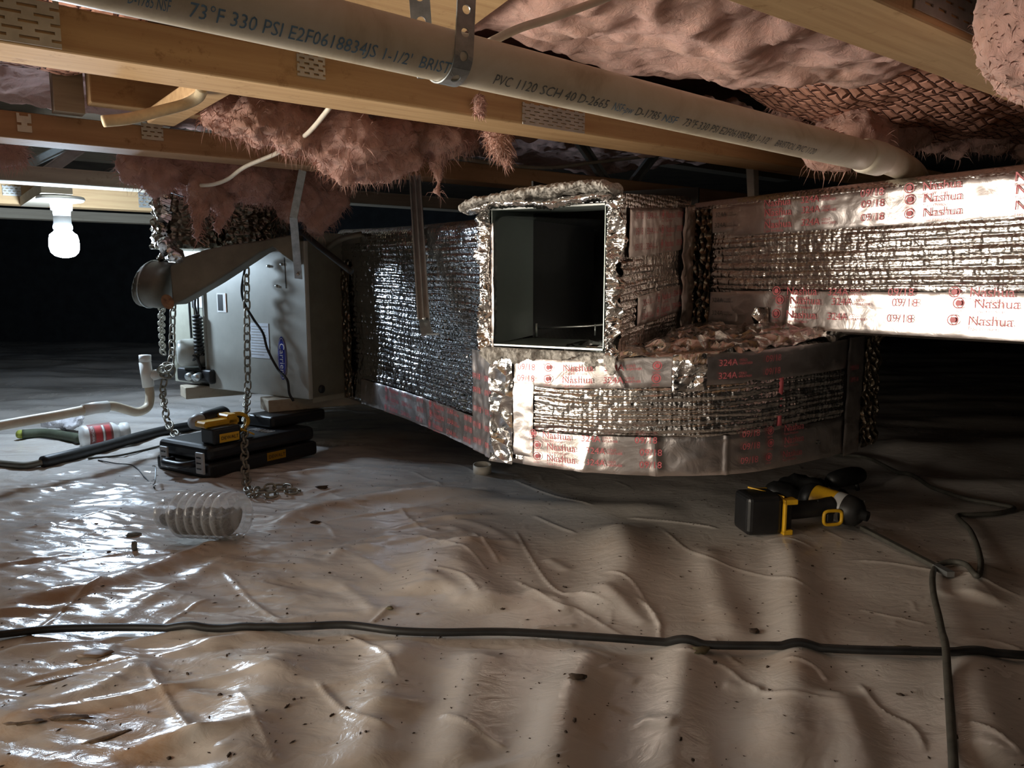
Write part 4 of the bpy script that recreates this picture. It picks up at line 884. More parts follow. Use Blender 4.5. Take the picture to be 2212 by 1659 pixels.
bh = mk('blower_housing', join(box(-.10, .07, -.03, .09, -.045, 0)), 'black', None, False)
bh.parent = fur; bh.matrix_parent_inverse = Matrix.Identity(4)
bh.matrix_basis = worldmat(fur).inverted() @ frame(fp(um_ + .01, zm_ - .048, -.01), (0, 0, 1), (fd[0], fd[1], 0)); bev(bh, .01, 3)
for dx in (-.022, .014):
    mk('gas_fitting', cyl(fp(um_ + .02 + dx, zm_ - .066, .02), fp(um_ + .028 + dx, zm_ - .072, .045), .0105, .012, 16), 'galv', fur)
# coiled lead beside the door
hc = -.022
hel = [np.array(fp(hc + .011 * math.cos(t), .386 - .122 * t / (2 * math.pi * 11), .012 + .012 * math.sin(t))) for t in np.linspace(0, 2 * math.pi * 11, 160)]
mk('coiled_cord', join(tube(hel, .0045, 7), tube(spline([fp(hc, .386, .012), fp(hc - .004, .42, .015), fp(hc + .004, .47, .012), fp(hc - .006, .50, .01)], 6), .0035, 7), tube(spline([fp(hc + .006, .39, .012), fp(hc + .008, .44, .012), fp(hc + .006, .50, .01)], 6), .003, 7),
    tube(spline([fp(hc, .264, .012), fp(hc - .012, .252, .02), fp(hc - .022, .248, .022), fp(hc - .016, .262, .024), fp(hc - .004, .255, .02), fp(hc + .004, .225, .014), fp(hc + .004, .19, .008)], 6), .0045, 7)), 'rubber', fur)
mk('service_cable', tube(spline([fp(-.105, .46, -.02), fp(-.104, .38, -.02), fp(-.103, .31, -.02)], 8), .004, 6), 'rubber', fur)
# collar between furnace and plenum
mk('collar', prism([FB - fn * .012, D1.P[0] + np.array([.004, .004]), D1.P[0] + (FBK - FB) * .8, FBK], ZB - .01, .625), 'cabinet2', fur, False)
kn, kz = FB + (D1.P[0] - FB) * .28, .186
cn = np.array([D1.P[0][1] - FB[1], -(D1.P[0][0] - FB[0])]); cn = -cn / np.linalg.norm(cn) if cn[1] > 0 else cn / np.linalg.norm(cn)
mk('bolt', cyl((*(kn), kz), (*(kn + cn * .012), kz), .013, .011, 14), 'rubber', fur)
mk('knockout_plug', cyl((*(FB + (D1.P[0] - FB) * .35), .565), (*(FB + (D1.P[0] - FB) * .35 + cn * .003), .565), .013, k=20), 'galv', fur)
# support rails
def rail(pa, pb, label):
    o = mk('support_rail', beam(pa, pb, .085, .036), 'wood_grey', None, False); tag(bev(o, .003), label, 'lumber', 'timber rails under the furnace')
r1a = atz(552, 878, .140); d_ = np.array([.83, .55, 0])
rail(r1a + d_ * .0 + np.array([.015, .03, 0]), r1a + d_ * .42 + np.array([.015, .03, 0]), 'timber rail under the right end of the furnace')
r2a = atz(372, 850, .148)
rail(r2a + np.array([.02, .03, 0]), r2a + d_ * .30 + np.array([.02, .03, 0]), 'timber rail under the left end of the furnace')

# sheet metal flue boot in front of the furnace top
def loft(secs, m, name, parent, cap=True, smooth=True):
    k = len(secs[0]); V = np.vstack(secs); Fc = [(i * k + j, i * k + (j + 1) % k, (i + 1) * k + (j + 1) % k, (i + 1) * k + j) for i in range(len(secs) - 1) for j in range(k)]
    if cap: Fc += [tuple(range(k))[::-1], tuple((len(secs) - 1) * k + j for j in range(k))]
    return mk(name, (V, Fc), m, parent, smooth)
boot = thing('flue_boot', 'stained sheet metal flue boot slanting above the furnace', 'duct', aty(450, 600, 2.05))
fpoly = [(366, 575), (392, 556), (440, 540), (500, 528), (560, 520), (636, 505), (640, 572), (612, 552), (588, 533), (560, 546), (530, 566), (462, 610), (400, 646), (372, 660)]
Vf = [aty(x, y, 1.985 + .0004 * (x - 366)) for x, y in fpoly]; Vb = [aty(x, y, 1.985 + .0004 * (x - 366)) + np.array([.01, .06, .0]) for x, y in fpoly]; n_ = len(fpoly)
o = mk('boot_body', (np.array(Vf + Vb), [tuple(range(n_)), tuple(range(2 * n_ - 1, n_ - 1, -1))] + [(i, i + n_, (i + 1) % n_ + n_, (i + 1) % n_) for i in range(n_)]), 'tan_metal', boot, False); bev(o, .004, 2)
c_ = aty(330, 614, 2.08); ring = [c_ + np.array([.16, 0, 1]) * .063 * math.sin(a) + np.array([0, 1, 0]) * .088 * math.cos(a) for a in np.linspace(0, 2 * math.pi, 28, endpoint=False)]
mk('collar_bead', tube(ring, .0022, 6, closed=True), 'galv', boot)
mk('rusty_patch', xf(lathe([(0, .0015), (.012, .0012), (.02, 0)], 16), frame(aty(362, 652, 1.982), (-.3, -1, -.25))), 'rust', boot)
secs2 = []
for x, y, hh in [(376, 617, 48), (350, 616, 49), (330, 614, 49), (320, 613, 48), (321, 613, 44), (335, 614, 43)]:
    c_ = aty(x, y, 2.08); hz = hh / FPX * 2.08
    secs2.append(np.array([c_ + np.array([.28, 0, 1]) * hz * math.sin(a) + np.array([0, 1.0, 0]) * .088 * math.cos(a) for a in np.linspace(0, 2 * math.pi, 24, endpoint=False)]))
loft(secs2, 'tan_metal', 'round_mouth', boot, True)
# foil wrapped flex ducts above the furnace
def wrapped_column(name, label, x0, x1, y0, y1, Yd, m, parts=True, bend=0):
    o = thing(name, label, 'duct', aty((x0 + x1) / 2, y1, Yd), group='foil wrapped take-offs over the furnace'); n_ = 30; secs = []
    for i in range(n_):
        f = i / (n_ - 1); y = y0 + (y1 - y0) * f; a0 = aty(x0 + bend * f, y, Yd); a1 = aty(x1 + bend * f, y, Yd); c_ = (a0 + a1) / 2; rw = (a1[0] - a0[0]) / 2
        k = 48; S = []
        for j in range(k):
            a = 2 * math.pi * j / k; e = 1 + .05 * float(fbm(np.array(a * 4), np.array(f * 9), 61 + int(x0), 4, .7)) + .02 * math.sin(f * 60)
            ca, sa = math.cos(a), math.sin(a); S.append(c_ + np.array([rw * e * math.copysign(abs(ca) ** .6, ca), .12 * e * math.copysign(abs(sa) ** .6, sa), 0]))
        secs.append(np.array(S))
    loft(secs, m, 'wrap', o); return o
wc = wrapped_column('flex_duct', 'crumpled foil duct over the flue boot, silver on its left side', 350, 498, 372, 540, 2.22, 'dull_foil')
o = wc.children[0]
mk('silver_tape', join(*[beam(aty(350 + random.uniform(-4, 8), 402 + k * 9, 2.10), aty(368 + random.uniform(-8, 8), 410 + k * 9, 2.10), .02, .012) for k in range(15)]), 'crumple', wc, False)
wrapped_column('flex_duct', 'wrinkled dark foil duct right of the silver edged one', 503, 612, 400, 545, 2.24, 'dull_foil')
fl = fluff('foil_scrap', 'crumpled whitish foil scrap on top of the flue boot', [(aty(360, 530, 2.0), (.022, .02, .02)), (aty(375, 548, 2.0), (.025, .02, .015)), (aty(385, 555, 1.98), (.02, .02, .012))], .004, .02, .01, 'crumple', fib=0); fl['category'] = 'foil'
fl = fluff('foil_scrap', 'small dark crinkled foil piece left of the flue boot', [(aty(348, 556, 2.08), (.018, .015, .012)), (aty(352, 548, 2.08), (.012, .012, .01))], .003, .02, .01, 'dull_foil', fib=0); fl['category'] = 'foil'

# hanger straps
hg = thing('duct_hanger', 'long steel channel hanger in front of the ribbed plenum', 'hanger', atz(895, 380, .75))
a = aty(897, 380, 1.87); b = aty(916, 690, 1.70); c = aty(922, 722, 1.64)
mk('channel', join(beam(a, b, .024, .003, up=(0, -1, .1)), beam(a + np.array([-.012, -.006, 0]), b + np.array([-.012, -.006, 0]), .003, .012, up=(0, -1, .1)), beam(a + np.array([.012, -.006, 0]), b + np.array([.012, -.006, 0]), .003, .012, up=(0, -1, .1)), beam(a + np.array([.0, -.006, 0]), b + np.array([.0, -.006, 0]), .003, .010, up=(0, -1, .1))), 'web', hg, False)
mk('foot', join(beam(b, c, .024, .004, up=(0, -1, .1)), beam(c, c + np.array([.02, .015, 0]), .02, .003)), 'web', hg, False)
mk('screw', cyl(aty(916, 688, 1.69), aty(916, 688, 1.68), .004, k=10), 'galv', hg)
hg = mk('duct_hanger', join(beam(aty(1618, 340, 1.83), aty(1622, 424, 1.83), .016, .003, up=(0, -1, 0)), beam(aty(1632, 340, 1.84), aty(1634, 424, 1.84), .013, .003, up=(.5, -1, 0))), 'web', None, False)
tag(hg, 'short steel hanger dropping to the top of the bright duct', 'hanger')
hg = thing('duct_hanger', 'flat dark steel strap hanging in front of the furnace door corner', 'hanger', aty(640, 370, 1.95))
mk('strap_band', join(beam(aty(654, 368, 1.82), aty(634, 470, 1.84), .018, .002, up=(0, -1, .1)), beam(aty(634, 470, 1.84), aty(645, 602, 1.92), .019, .002, up=(0, -1, .1))), 'strap', hg, False)
mk('rivet', cyl(aty(643, 593, 1.915), aty(643, 593, 1.905), .004, k=10), 'galv', hg)
cable('refrigerant_line', 'thick black cable slanting from the hanger to the plenum', [aty(652, 500, 2.05), aty(680, 525, 2.0), aty(705, 545, 1.97), aty(760, 588, 1.94)], .008, 'rubber', 'cable')
cable('refrigerant_line', 'dull metal tube curving into the plenum top', [aty(700, 545, 2.2), aty(730, 520, 2.16), aty(770, 508, 2.14), aty(830, 500, 2.2)], .008, 'tan_metal', 'pipe')

# chains
def link(ln=.030, wd=.019, r=.0028):
    a = ln / 2 - wd / 2; P = [(wd / 2 * math.cos(t) - r * 0, a + wd / 2 * math.sin(t), 0) for t in np.linspace(0, math.pi, 7)] + [(wd / 2 * math.cos(t), -a + wd / 2 * math.sin(t), 0) for t in np.linspace(math.pi, 2 * math.pi, 7)]
    return tube(P, r, 6, closed=True)
def chain(label, pts, pitch=.0235, group='chains holding up the furnace', skew=.35):
    P = spline(pts, 30); L = np.r_[0, np.cumsum(np.linalg.norm(np.diff(P, axis=0), axis=1))]; n_ = int(L[-1] / pitch)
    root = thing('chain', label, 'chain', P[0], group=group); base = link(); me = None
    for i in range(n_ + 1):
        l = i * pitch; p = np.array([np.interp(l, L, P[:, k]) for k in range(3)]); q_ = np.array([np.interp(min(l + .01, L[-1]), L, P[:, k]) for k in range(3)]) - np.array([np.interp(max(l - .01, 0), L, P[:, k]) for k in range(3)])
        y = Vector(q_).normalized(); h = Vector((1, 0, 0)); x = (h - y * h.dot(y)).normalized(); z = x.cross(y)
        a = (i % 2) * math.pi / 2 + skew + random.uniform(-.15, .15); R3 = Matrix((x, y, z)).transposed() @ Matrix.Rotation(a, 3, 'Y')
        if me is None: o = mk('link', base, 'chain', root, True, True); me = o.data
        else: o = bpy.data.objects.new('link', me); COL.objects.link(o); o.parent = root
        o.matrix_local = Matrix.Translation(Vector([float(c) for c in (p - P[0])])) @ R3.to_4x4()
    return root
f = lambda x, y, Y: aty(x, y, Y)
g1 = gnd(545, 1062, .006); 
def furp(x, y, off):
    u, z_ = fur_at(x, y, off); return np.array(fp(u, z_, off))
chain('long chain hanging in front of the furnace door down to the sheet', [furp(532, 550, .036), furp(533, 650, .036), furp(534, 760, .036), furp(535, 835, .04), f(533, 870, 2.12), f(531, 900, 2.04), f(528, 960, 1.90), f(531, 1030, 1.80), gnd(540, 1062, .008), gnd(560, 1072, .006), gnd(600, 1066, .006), gnd(640, 1060, .006)])
chain('loose chain end doubled back on the sheet beside the ribbed bottle', [gnd(636, 1058, .006), gnd(600, 1052, .006), gnd(565, 1058, .006), gnd(538, 1070, .012)], group='chain ends on the sheet')
chain('chain hanging past the draft motor at the left furnace corner', [f(374, 660, 2.26), f(372, 720, 2.26), f(371, 770, 2.24), f(362, 800, 2.22), f(352, 840, 2.20), f(356, 880, 2.12), f(364, 915, 2.08), f(385, 945, 2.02), f(405, 950, 1.98)])
chain('bunched chain knotted beside the white plastic tee', [f(350, 798, 2.2), f(362, 788, 2.2), f(372, 800, 2.2), f(360, 812, 2.2), f(350, 802, 2.19), f(366, 795, 2.18)], group='chain knot at the tee')
chain('dark thin chain behind the left end of the furnace', [f(350, 600, 2.18), f(349, 680, 2.3), f(349, 720, 2.4), f(352, 765, 2.5)])

cable('thermostat_wire', 'thin black wire crossing the furnace door', [furp(x, y, o_) for x, y, o_ in [(534, 560, .03), (527, 590, .04), (522, 625, .04), (528, 655, .035), (548, 690, .03), (568, 720, .03), (578, 755, .03), (600, 797, .025), (620, 820, .025), (625, 850, .02), (634, 866, .012)]], .0036, 'rubber', 'wire')
# condensate pipe
cp = thing('condensate_pipe', 'white and tan plastic drain pipe with capped tee snaking left', 'pipe', f(318, 800, 2.2))
mk('tee', join(cyl(f(313, 782, 2.2), f(321, 836, 2.2), .0165, k=24), cyl(f(316, 814, 2.2), f(352, 806, 2.22), .015, k=24)), 'pvc_white', cp)
mk('cap', join(cyl(f(313, 767, 2.2), f(313.5, 781, 2.2), .0165, .0165, 24), cyl(f(313, 781, 2.2), f(314, 792, 2.2), .0135, k=24)), 'white', cp)
mk('bent_tube', tube(spline([f(322, 834, 2.2), f(324, 858, 2.19), f(318, 880, 2.17), f(296, 890, 2.13), f(270, 884, 2.1), f(240, 877, 2.06), f(200, 882, 2.02), f(130, 896, 1.93), f(50, 910, 1.85), f(-60, 930, 1.74)], 12), .0125, 18), 'pvc_tan', cp)
mk('coupling', tube([f(232, 878, 2.05), f(205, 881, 2.02), f(180, 886, 1.99)], .0158, 20), 'pvc_white', cp)

# ------------------------------------------------------------ things on the sheet
# white bottle lying on its side
def lathe_axis(prof, a, d, k=28): return xf(lathe(prof, k), frame(a, d))
bt = thing('spray_bottle', 'white bottle with red label lying under the white pipe', 'bottle', gnd(225, 950))
b0 = atz(176, 945, .034); ax = atz(275, 932, .034) - b0; ax /= np.linalg.norm(ax)
r = .034
mk('body', lathe_axis([(0, 0), (r * .9, 0), (r, .006), (r, .085), (r * .86, .093), (r * .7, .10), (0, .10)], b0, ax), 'white', bt)
mk('cap', lathe_axis([(0, .098), (.023, .099), (.023, .108), (.029, .110), (.029, .128), (0, .129)], b0, ax), 'white', bt)
lbm = mk('label_band', lathe_axis([(r + .0004, .014), (r + .0006, .078)], b0, ax, 40), 'maroon', bt); lbm['label'] = 'maroon label wrapped around the body'
lz_ = frame(b0, ax); R_ = r + .0012
def on_cyl(vf, al, ang, vert=True):
    out = []
    for v in vf[0]:
        a = ang + v[0] / R_; out.append(tuple(lz_ @ Vector((R_ * math.cos(a), R_ * math.sin(a), al + v[1]))))
    return np.array(out), vf[1]
def strip(w_, h_):
    V = [(w_ * i / 12, h_ * j, 0) for i in range(13) for j in (0, 1)]; return np.array(V), [(2 * i, 2 * i + 2, 2 * i + 3, 2 * i + 1) for i in range(12)]
angs = []
for a in np.linspace(0, 2 * math.pi, 48):                               # find the side that faces the camera
    n_ = lz_.to_3x3() @ Vector((math.cos(a), math.sin(a), 0)); angs.append(((Vector((-b0[0], -b0[1], .4 - b0[2] + .2))).normalized() @ n_ if False else (Vector((-b0[0], -b0[1], .5)).normalized().dot(n_)), a))
fa = max(angs)[1]
mk('red_band', on_cyl(strip(.060, .018), .030, fa - .9), 'red', lbm); mk('red_band', on_cyl(strip(.060, .014), .058, fa - .9), 'red', lbm); mk('white_band', on_cyl(strip(.060, .005), .050, fa - .9), 'white', lbm)
vt = text('RECTORSEAL', .009); mk('label_lettering', on_cyl((np.array([(v[0], v[1], 0) for v in vt[0]]), vt[1]), .020, fa - .9), 'white', lbm)
o = mk('pipe_foam', tube(spline([gnd(48, 938, .016), gnd(100, 936, .017), gnd(160, 945, .016), gnd(176, 948, .016)], 8), .0145, 14), 'green_foam'); tag(o, 'dark green foam tube behind the white bottle', 'foam tube')
o2 = mk('foam_end', tube([gnd(42, 938, .016), gnd(50, 938, .016)], .0135, 14), 'lime', o); o2['label'] = 'yellow green torn end'
fl = fluff('plastic_bag', 'crumpled greyish plastic bag under the sagging white pipe', [(gnd(125, 915, .03), (.05, .04, .025)), (gnd(155, 918, .03), (.04, .04, .02)), (gnd(170, 905, .05), (.02, .02, .012))], .006, .035, .015, 'bag', fib=0); fl['category'] = 'bag'
o = mk('rock', xf(lathe([(0, -.012), (.016, -.008), (.02, .0), (.014, .01), (0, .013)], 14), Matrix.Translation(tuple(gnd(262, 942, .014)))), 'leaf'); tag(o, 'small olive rock beside the white bottle neck', 'rock')
# foam tube and bare lines on the left
ln = thing('insulated_line', 'black foam covered line lying across the sheet at left', 'hose', gnd(200, 975))
mk('foam_sleeve', tube(spline([gnd(92, 998, .015), gnd(150, 984, .016), gnd(220, 966, .016), gnd(300, 944, .016), gnd(360, 930, .016), gnd(430, 918, .016), gnd(520, 905, .016), gnd(640, 895, .016)], 8), .0155, 14), 'rubber', ln)
mk('copper_line', tube(spline([gnd(94, 998, .012), gnd(60, 1005, .009), gnd(30, 1004, .009), gnd(-30, 998, .009)], 8), .009, 10), 'tan_metal', ln)
cable('loose_wire', 'thin brown wire along the black foam line', [gnd(190, 990, .004), gnd(250, 985, .004), gnd(300, 975, .004), gnd(340, 965, .004), gnd(400, 950, .004)], .003, 'darkcable', 'wire')
cable('loose_wire', 'thin black wire curling on the sheet left of the tool case', [gnd(212, 994, .003), gnd(250, 1001, .003), gnd(288, 1006, .003), gnd(312, 1030, .003), gnd(334, 1054, .003)], .0016, 'rubber', 'wire', 6)
cable('loose_wire', 'short bent wire standing at the tool case corner', [gnd(331, 1047, .002), gnd(335, 1040, .012), aty(336, 1010, 1.8), aty(329, 1006, 1.8)], .0016, 'strap', 'wire', 6)

# tool case
c0_, c1_, c2_ = gnd(352, 1014)[:2], gnd(452, 1034)[:2], atz(688, 986, .0)[:2]; c3_ = c0_ + c2_ - c1_; zc0 = .006
case = thing('tool_case', 'black plastic tool case with grey latches on the sheet', 'case', (*((c0_ + c2_) / 2), zc0))
ex_ = (c2_ - c1_) / np.linalg.norm(c2_ - c1_); ey_ = (c0_ - c1_) / np.linalg.norm(c0_ - c1_)
L_ = np.linalg.norm(c2_ - c1_); W_ = np.linalg.norm(c0_ - c1_)
cpnt = lambda u, v: c1_ + ex_ * u + ey_ * v
low = mk('lower_shell', prism([cpnt(0, 0), cpnt(L_, 0), cpnt(L_, W_ * 1.15), cpnt(0, W_ * 1.15)], zc0, zc0 + .040), 'black', case, False); bev(low, .010, 3)
upm = mk('lid', prism([cpnt(.004, .004), cpnt(L_ - .004, .004), cpnt(L_ - .004, W_ * 1.13), cpnt(.004, W_ * 1.13)], zc0 + .042, zc0 + .082), 'black', case, False); bev(upm, .014, 3)
out = -ex_
for v0 in (.006, W_ - .006):
    p0 = cpnt(-.004, v0); 
    la = mk('latch', prism([p0 + out * .0 + ey_ * (.0 if v0 < .05 else -.030), p0 + ey_ * (.030 if v0 < .05 else 0), p0 + out * .006 + ey_ * (.030 if v0 < .05 else 0), p0 + out * .006 + ey_ * (.0 if v0 < .05 else -.030)], zc0 + .014, zc0 + .068), 'grey_pl', case, False); bev(la, .002)
    lv = []
    for k in range(3):
        pp = p0 + ey_ * (.008 if v0 < .05 else -.024); lv.append(prism([pp, pp + ey_ * .016, pp + ey_ * .016 + out * .0075, pp + out * .0075], zc0 + .026 + k * .014, zc0 + .029 + k * .014))
    mk('latch_rib', join(*lv), 'black', la, False)
hh = [cpnt(-.002, W_ * .26), cpnt(-.030, W_ * .30), cpnt(-.034, W_ * .5), cpnt(-.030, W_ * .70), cpnt(-.002, W_ * .74)]
mk('handle', tube(spline([(*h_, zc0 + .036) for h_ in hh], 6), .009, 10), 'black', case)
lbp = cpnt(.15, -.0012); V, f_ = box(0, .06, 0, .022, 0, .001)
mk('yellow_label', on_plane((V, f_), (*cpnt(.17, -.001), zc0 + .014), (*ex_, 0), (0, 0, 1)), 'yellow', case, False)
vt = text('DEWALT', .013); mk('label_lettering', on_plane(vt, (*cpnt(.174, -.0026), zc0 + .020), (*ex_, 0), (0, 0, 1)), 'black', case, False)
o_ = mk('lid_rib', join(*[prism([cpnt(.20 + .0 * k, .03 + .012 * k), cpnt(.225, .03 + .012 * k), cpnt(.225, .034 + .012 * k), cpnt(.20, .034 + .012 * k)], zc0 + .081, zc0 + .084) for k in range(7)]), 'grey_pl', case, False)
# yellow cordless tool lying on the case
tool = thing('cordless_drill', 'yellow and black cordless drill lying on the tool case', 'power tool', (*cpnt(.03, .06), zc0 + .082), (0, 0, math.atan2(ex_[1], ex_[0])))
def tl_box(nm, x0, x1, y0, y1, z0, z1, m, b=.004, par=None):
    o = mk(nm, box(x0, x1, y0, y1, z0, z1), m, par or tool, False, True if par is None else True); bev(o, b, 3); return o
tl_box('battery', -.005, .075, -.055, .0, .0, .042, 'black', .006)
bb = tl_box('battery_label', .012, .068, -.0565, -.054, .004, .026, 'yellow', .0005)
vt = text('DEWALT', .0125); mk('label_lettering', on_plane(vt, (.015, -.0575, .011), (1, 0, 0), (0, 0, 1)), 'black', tool, False, True)
mk('housing', join(box(-.01, .09, -.03, .03, .040, .056), box(.055, .085, -.03, .03, .03, .066)), 'yellow', tool, False, True).modifiers.new('b', 'BEVEL').width = .004
o = mk('trigger_guard', tube([(.09 + .035 * math.cos(a) * 1.1, -.01 + .0 * a, .038 + .024 * math.sin(a)) for a in np.linspace(0, 2 * math.pi, 20, endpoint=False)], .0052, 8, closed=True), 'yellow', tool, True, True)
mk('motor_barrel', xf(lathe([(0, 0), (.018, 0), (.022, .006), (.022, .07), (.016, .08), (0, .081)], 24), frame((.02, .03, .05), (1, .15, .1))), 'black', tool, True, True)
mk('chuck', xf(lathe([(0, .0), (.02, .0), (.021, .012), (.014, .03), (0, .031)], 20), frame((.018, .03, .05), (-1, -.1, -.05))), 'grey_pl', tool, True, True)
mk('blade_guard', join(beam((.085, -.02, .03), (.125, -.035, .006), .018, .004)), 'yellow', tool, False, True)

# dark box standing behind the case
o = mk('charger', join(prism([cpnt(.24, .06), cpnt(.42, .05), cpnt(.42, .16), cpnt(.24, .17)], zc0 + .083, zc0 + .116)), 'black', None, False)
tag(bev(o, .008, 3), 'black battery charger with slots on top of the tool case', 'charger')

# ribbed clear bottle
w0 = gnd(352, 1112, .046); w1 = gnd(522, 1118, .048); ax = w1 - w0; ln_ = np.linalg.norm(ax); ax /= ln_
pr = [(.0, .0), (.026, 0), (.028, .006), (.028, .022), (.025, .026), (.030, .034), (.043, .046)]
n_rib = 6; x_ = .046; seg = (ln_ - .046 - .02) / n_rib
for k in range(n_rib):
    for f in (.1, .25, .4, .55, .7, .85): pr.append((.0430 + .0028 * math.sin(math.pi * f) ** .7, x_ + seg * (k + f)))
    pr.append((.0425, x_ + seg * (k + 1)))
pr += [(.045, ln_ - .012), (.040, ln_ - .003), (.030, ln_), (.018, ln_ - .006), (0, ln_ - .008)]
wb = thing('plastic_bottle', 'clear ribbed plastic bottle half full of grey wool scraps', 'bottle', w0)
w0b = w0 + np.array([0, 0, .003])
o = mk('bottle_wall', lathe_axis(pr, w0b, ax, 40), 'clear', wb)
mk('screw_cap', lathe_axis([(.0285, .002), (.0298, .004), (.0298, .018), (.0285, .020)], w0b, ax, 30), 'clear', wb)
secs = []
for i in range(26):
    f = i / 25; l = .012 + (ln_ - .028) * f; R0 = .025 if l < .034 else min(.0405, .025 + (l - .034) * 1.3); R0 *= min(1, (1.02 - f) * 12) ** .5
    c_ = w0b + ax * l; S = []
    for j in range(28):
        a = 2 * math.pi * j / 28; y = math.cos(a) * R0 * .96; zz = math.sin(a) * R0 * .96; zz = min(zz, .002 + .003 * math.sin(i * 1.7) + .002 * math.cos(j * 2.3 + i))
        side = np.cross(ax, Zx); S.append(c_ + side * y + Zx * zz)
    secs.append(np.array(S))
wl = loft(secs, 'wool', 'wool_filling', wb); wl['kind'] = 'stuff'

# tape roll
c_ = gnd(1042, 1022, .0)
tr = mk('tape_roll', xf(lathe([(.021, .0), (.0235, .0), (.0235, .022), (.021, .022), (.021, 0)], 36), Matrix.Translation((c_[0], c_[1], c_[2] + .002)) @ Matrix.Rotation(.12, 4, 'X')), 'cable_white'); tag(tr, 'empty pale tape core lying in the shade below the elbow', 'tape core')
# impact driver
h0 = gnd(1655, 1160)
drv = thing('impact_driver', 'black and yellow impact driver lying under the duct at right', 'power tool', (h0[0], h0[1] + .02, h0[2] + .002), (0, 0, math.radians(9)))
def dv(nm, vf, m, b=.0, par=None, smooth=False):
    o = mk(nm, vf, m, par or drv, smooth, True)
    if b: bev(o, b, 3)
    return o
bat = dv('battery', box(-.042, .030, -.020, .045, 0, .078), 'black', .010)
dv('battery_top_slot', box(-.025, .010, .0, .03, .078, .081), 'rubber', .001, bat) if False else None
dv('yellow_frame', join(box(.030, .036, -.024, -.014, .004, .070), box(.030, .058, -.024, .0, .060, .070), box(.030, .050, -.024, .0, .0, .010), box(.0, .030, .046, .050, .07, .076)), 'yellow', .003)
dv('yellow_edge', beam((-.012, .046, .079), (.034, -.014, .0735), .0035, .0035), 'yellow', .001)
dv('tool_foot', box(.028, .052, -.018, .042, .006, .070), 'black', .008)
V, Fc = tube(spline([(.045, .015, .038), (.08, .016, .037), (.12, .018, .038), (.155, .020, .04)], 6), [.020, .0195, .019, .0185, .018, .018, .0178, .0176, .0174, .0172, .017, .017, .017, .0172, .0175, .018, .0185, .019, .02], 20); dv('handle_grip', (V, Fc), 'rubber', smooth=True)
hd = frame((.150, .062, .042), (.62, -1, -.14)); 
dv('motor_housing', xf(lathe([(0, -.03), (.020, -.028), (.0275, -.02), (.029, .0), (.029, .050), (.027, .056), (0, .057)], 30), hd), 'yellow', smooth=True)
dv('grey_sleeve', xf(lathe([(.0295, .040), (.030, .042), (.030, .060), (.029, .062)], 30), hd), 'grey_pl', smooth=True)
dv('rear_cap', xf(lathe([(0, -.034), (.021, -.032), (.0285, -.02), (.0300, -.008), (.029, -.006)], 30), hd), 'black', smooth=True)
dv('nose', xf(lathe([(.0300, .058), (.0302, .070), (.027, .084), (.018, .092), (.011, .094), (.010, .104), (.007, .105), (.0, .100)], 30), hd), 'rubber', smooth=True)
dv('side_panel', box(.118, .150, .010, .014, .040, .058), 'black', .002)
ringp = [(.140 + .019 * math.copysign(abs(math.cos(a)) ** .5, math.cos(a)), -.010, .026 + .014 * math.copysign(abs(math.sin(a)) ** .5, math.sin(a))) for a in np.linspace(0, 2 * math.pi, 24, endpoint=False)]
dv('trigger_guard', tube(ringp, .0035, 8, closed=True), 'yellow', smooth=True); dv('trigger', box(.126, .142, -.012, .006, .016, .036), 'black', .004)
for q_ in ((.190, -.004, .022), (.214, .004, .050)): dv('screw', xf(lathe([(0, .0012), (.003, .001), (.0034, 0)], 10), frame(q_, (.62, -1, -.14))), 'galv')
# steel rod beside it
o = mk('drive_rod', beam(gnd(1862, 1140, .008), gnd(2050, 1238, .006), .012, .008), 'darkcable', None, False); tag(bev(o, .002), 'flat dark metal bar pointing from the driver to the cord loop', 'bar')
o2 = mk('bar_tip', beam(gnd(2022, 1224, .0085), gnd(2054, 1241, .008), .013, .009), 'web', o, False)
# dark grip shape behind the driver
o = mk('tool_pouch', join(tube(spline([gnd(1790, 1040, .03), gnd(1830, 1030, .035), gnd(1862, 1025, .03)], 6), [.012, .018, .02, .021, .022, .022, .022, .022, .022, .021, .02, .018, .01], 14), tube([gnd(1850, 1045, .02), gnd(1853, 1058, .004)], .005, 8)), 'rubber'); tag(o, 'black tool grip in the dark behind the impact driver', 'tool')
fl = fluff('cloth_bundle', 'dark navy cloth bundle in shade behind the driver', [(gnd(1740, 1050, .02), (.06, .05, .022)), (gnd(1790, 1075, .02), (.05, .04, .02)), (gnd(1700, 1060, .012), (.05, .04, .016))], .008, .025, .008, 'rubber', fib=0); fl['category'] = 'cloth'

# long cords
def floor_line(pts, r, lift=0.0, k=22):
    Q = spline([(x, y, 0) for x, y in pts], 14)[:, :2]; z = np.array([gnd(x, y)[2] for x, y in Q])
    zs = np.convolve(np.pad(z, k, 'edge'), np.ones(2 * k + 1) / (2 * k + 1), 'same')[k:-k] + .003
    out = np.array([atz(x, y, zz) for (x, y), zz in zip(Q, zs)]); fl_ = np.array([float(fz(p[0], p[1])) for p in out])
    out[:, 2] = np.maximum(out[:, 2], fl_) + r + lift; return out
o = mk('power_cord', tube(floor_line([(-900, 1400), (-400, 1392), (-60, 1382), (0, 1378), (120, 1366), (280, 1363), (450, 1366), (650, 1361), (750, 1358), (850, 1370), (950, 1374), (1100, 1373), (1300, 1385), (1420, 1394), (1550, 1402), (1700, 1404), (1850, 1412), (2040, 1416), (2130, 1418), (2212, 1424), (2300, 1428), (2700, 1440), (3300, 1450)], .0055), .0055, 12), 'rubber'); tag(o, 'thick black cord running straight across the foreground', 'cord')
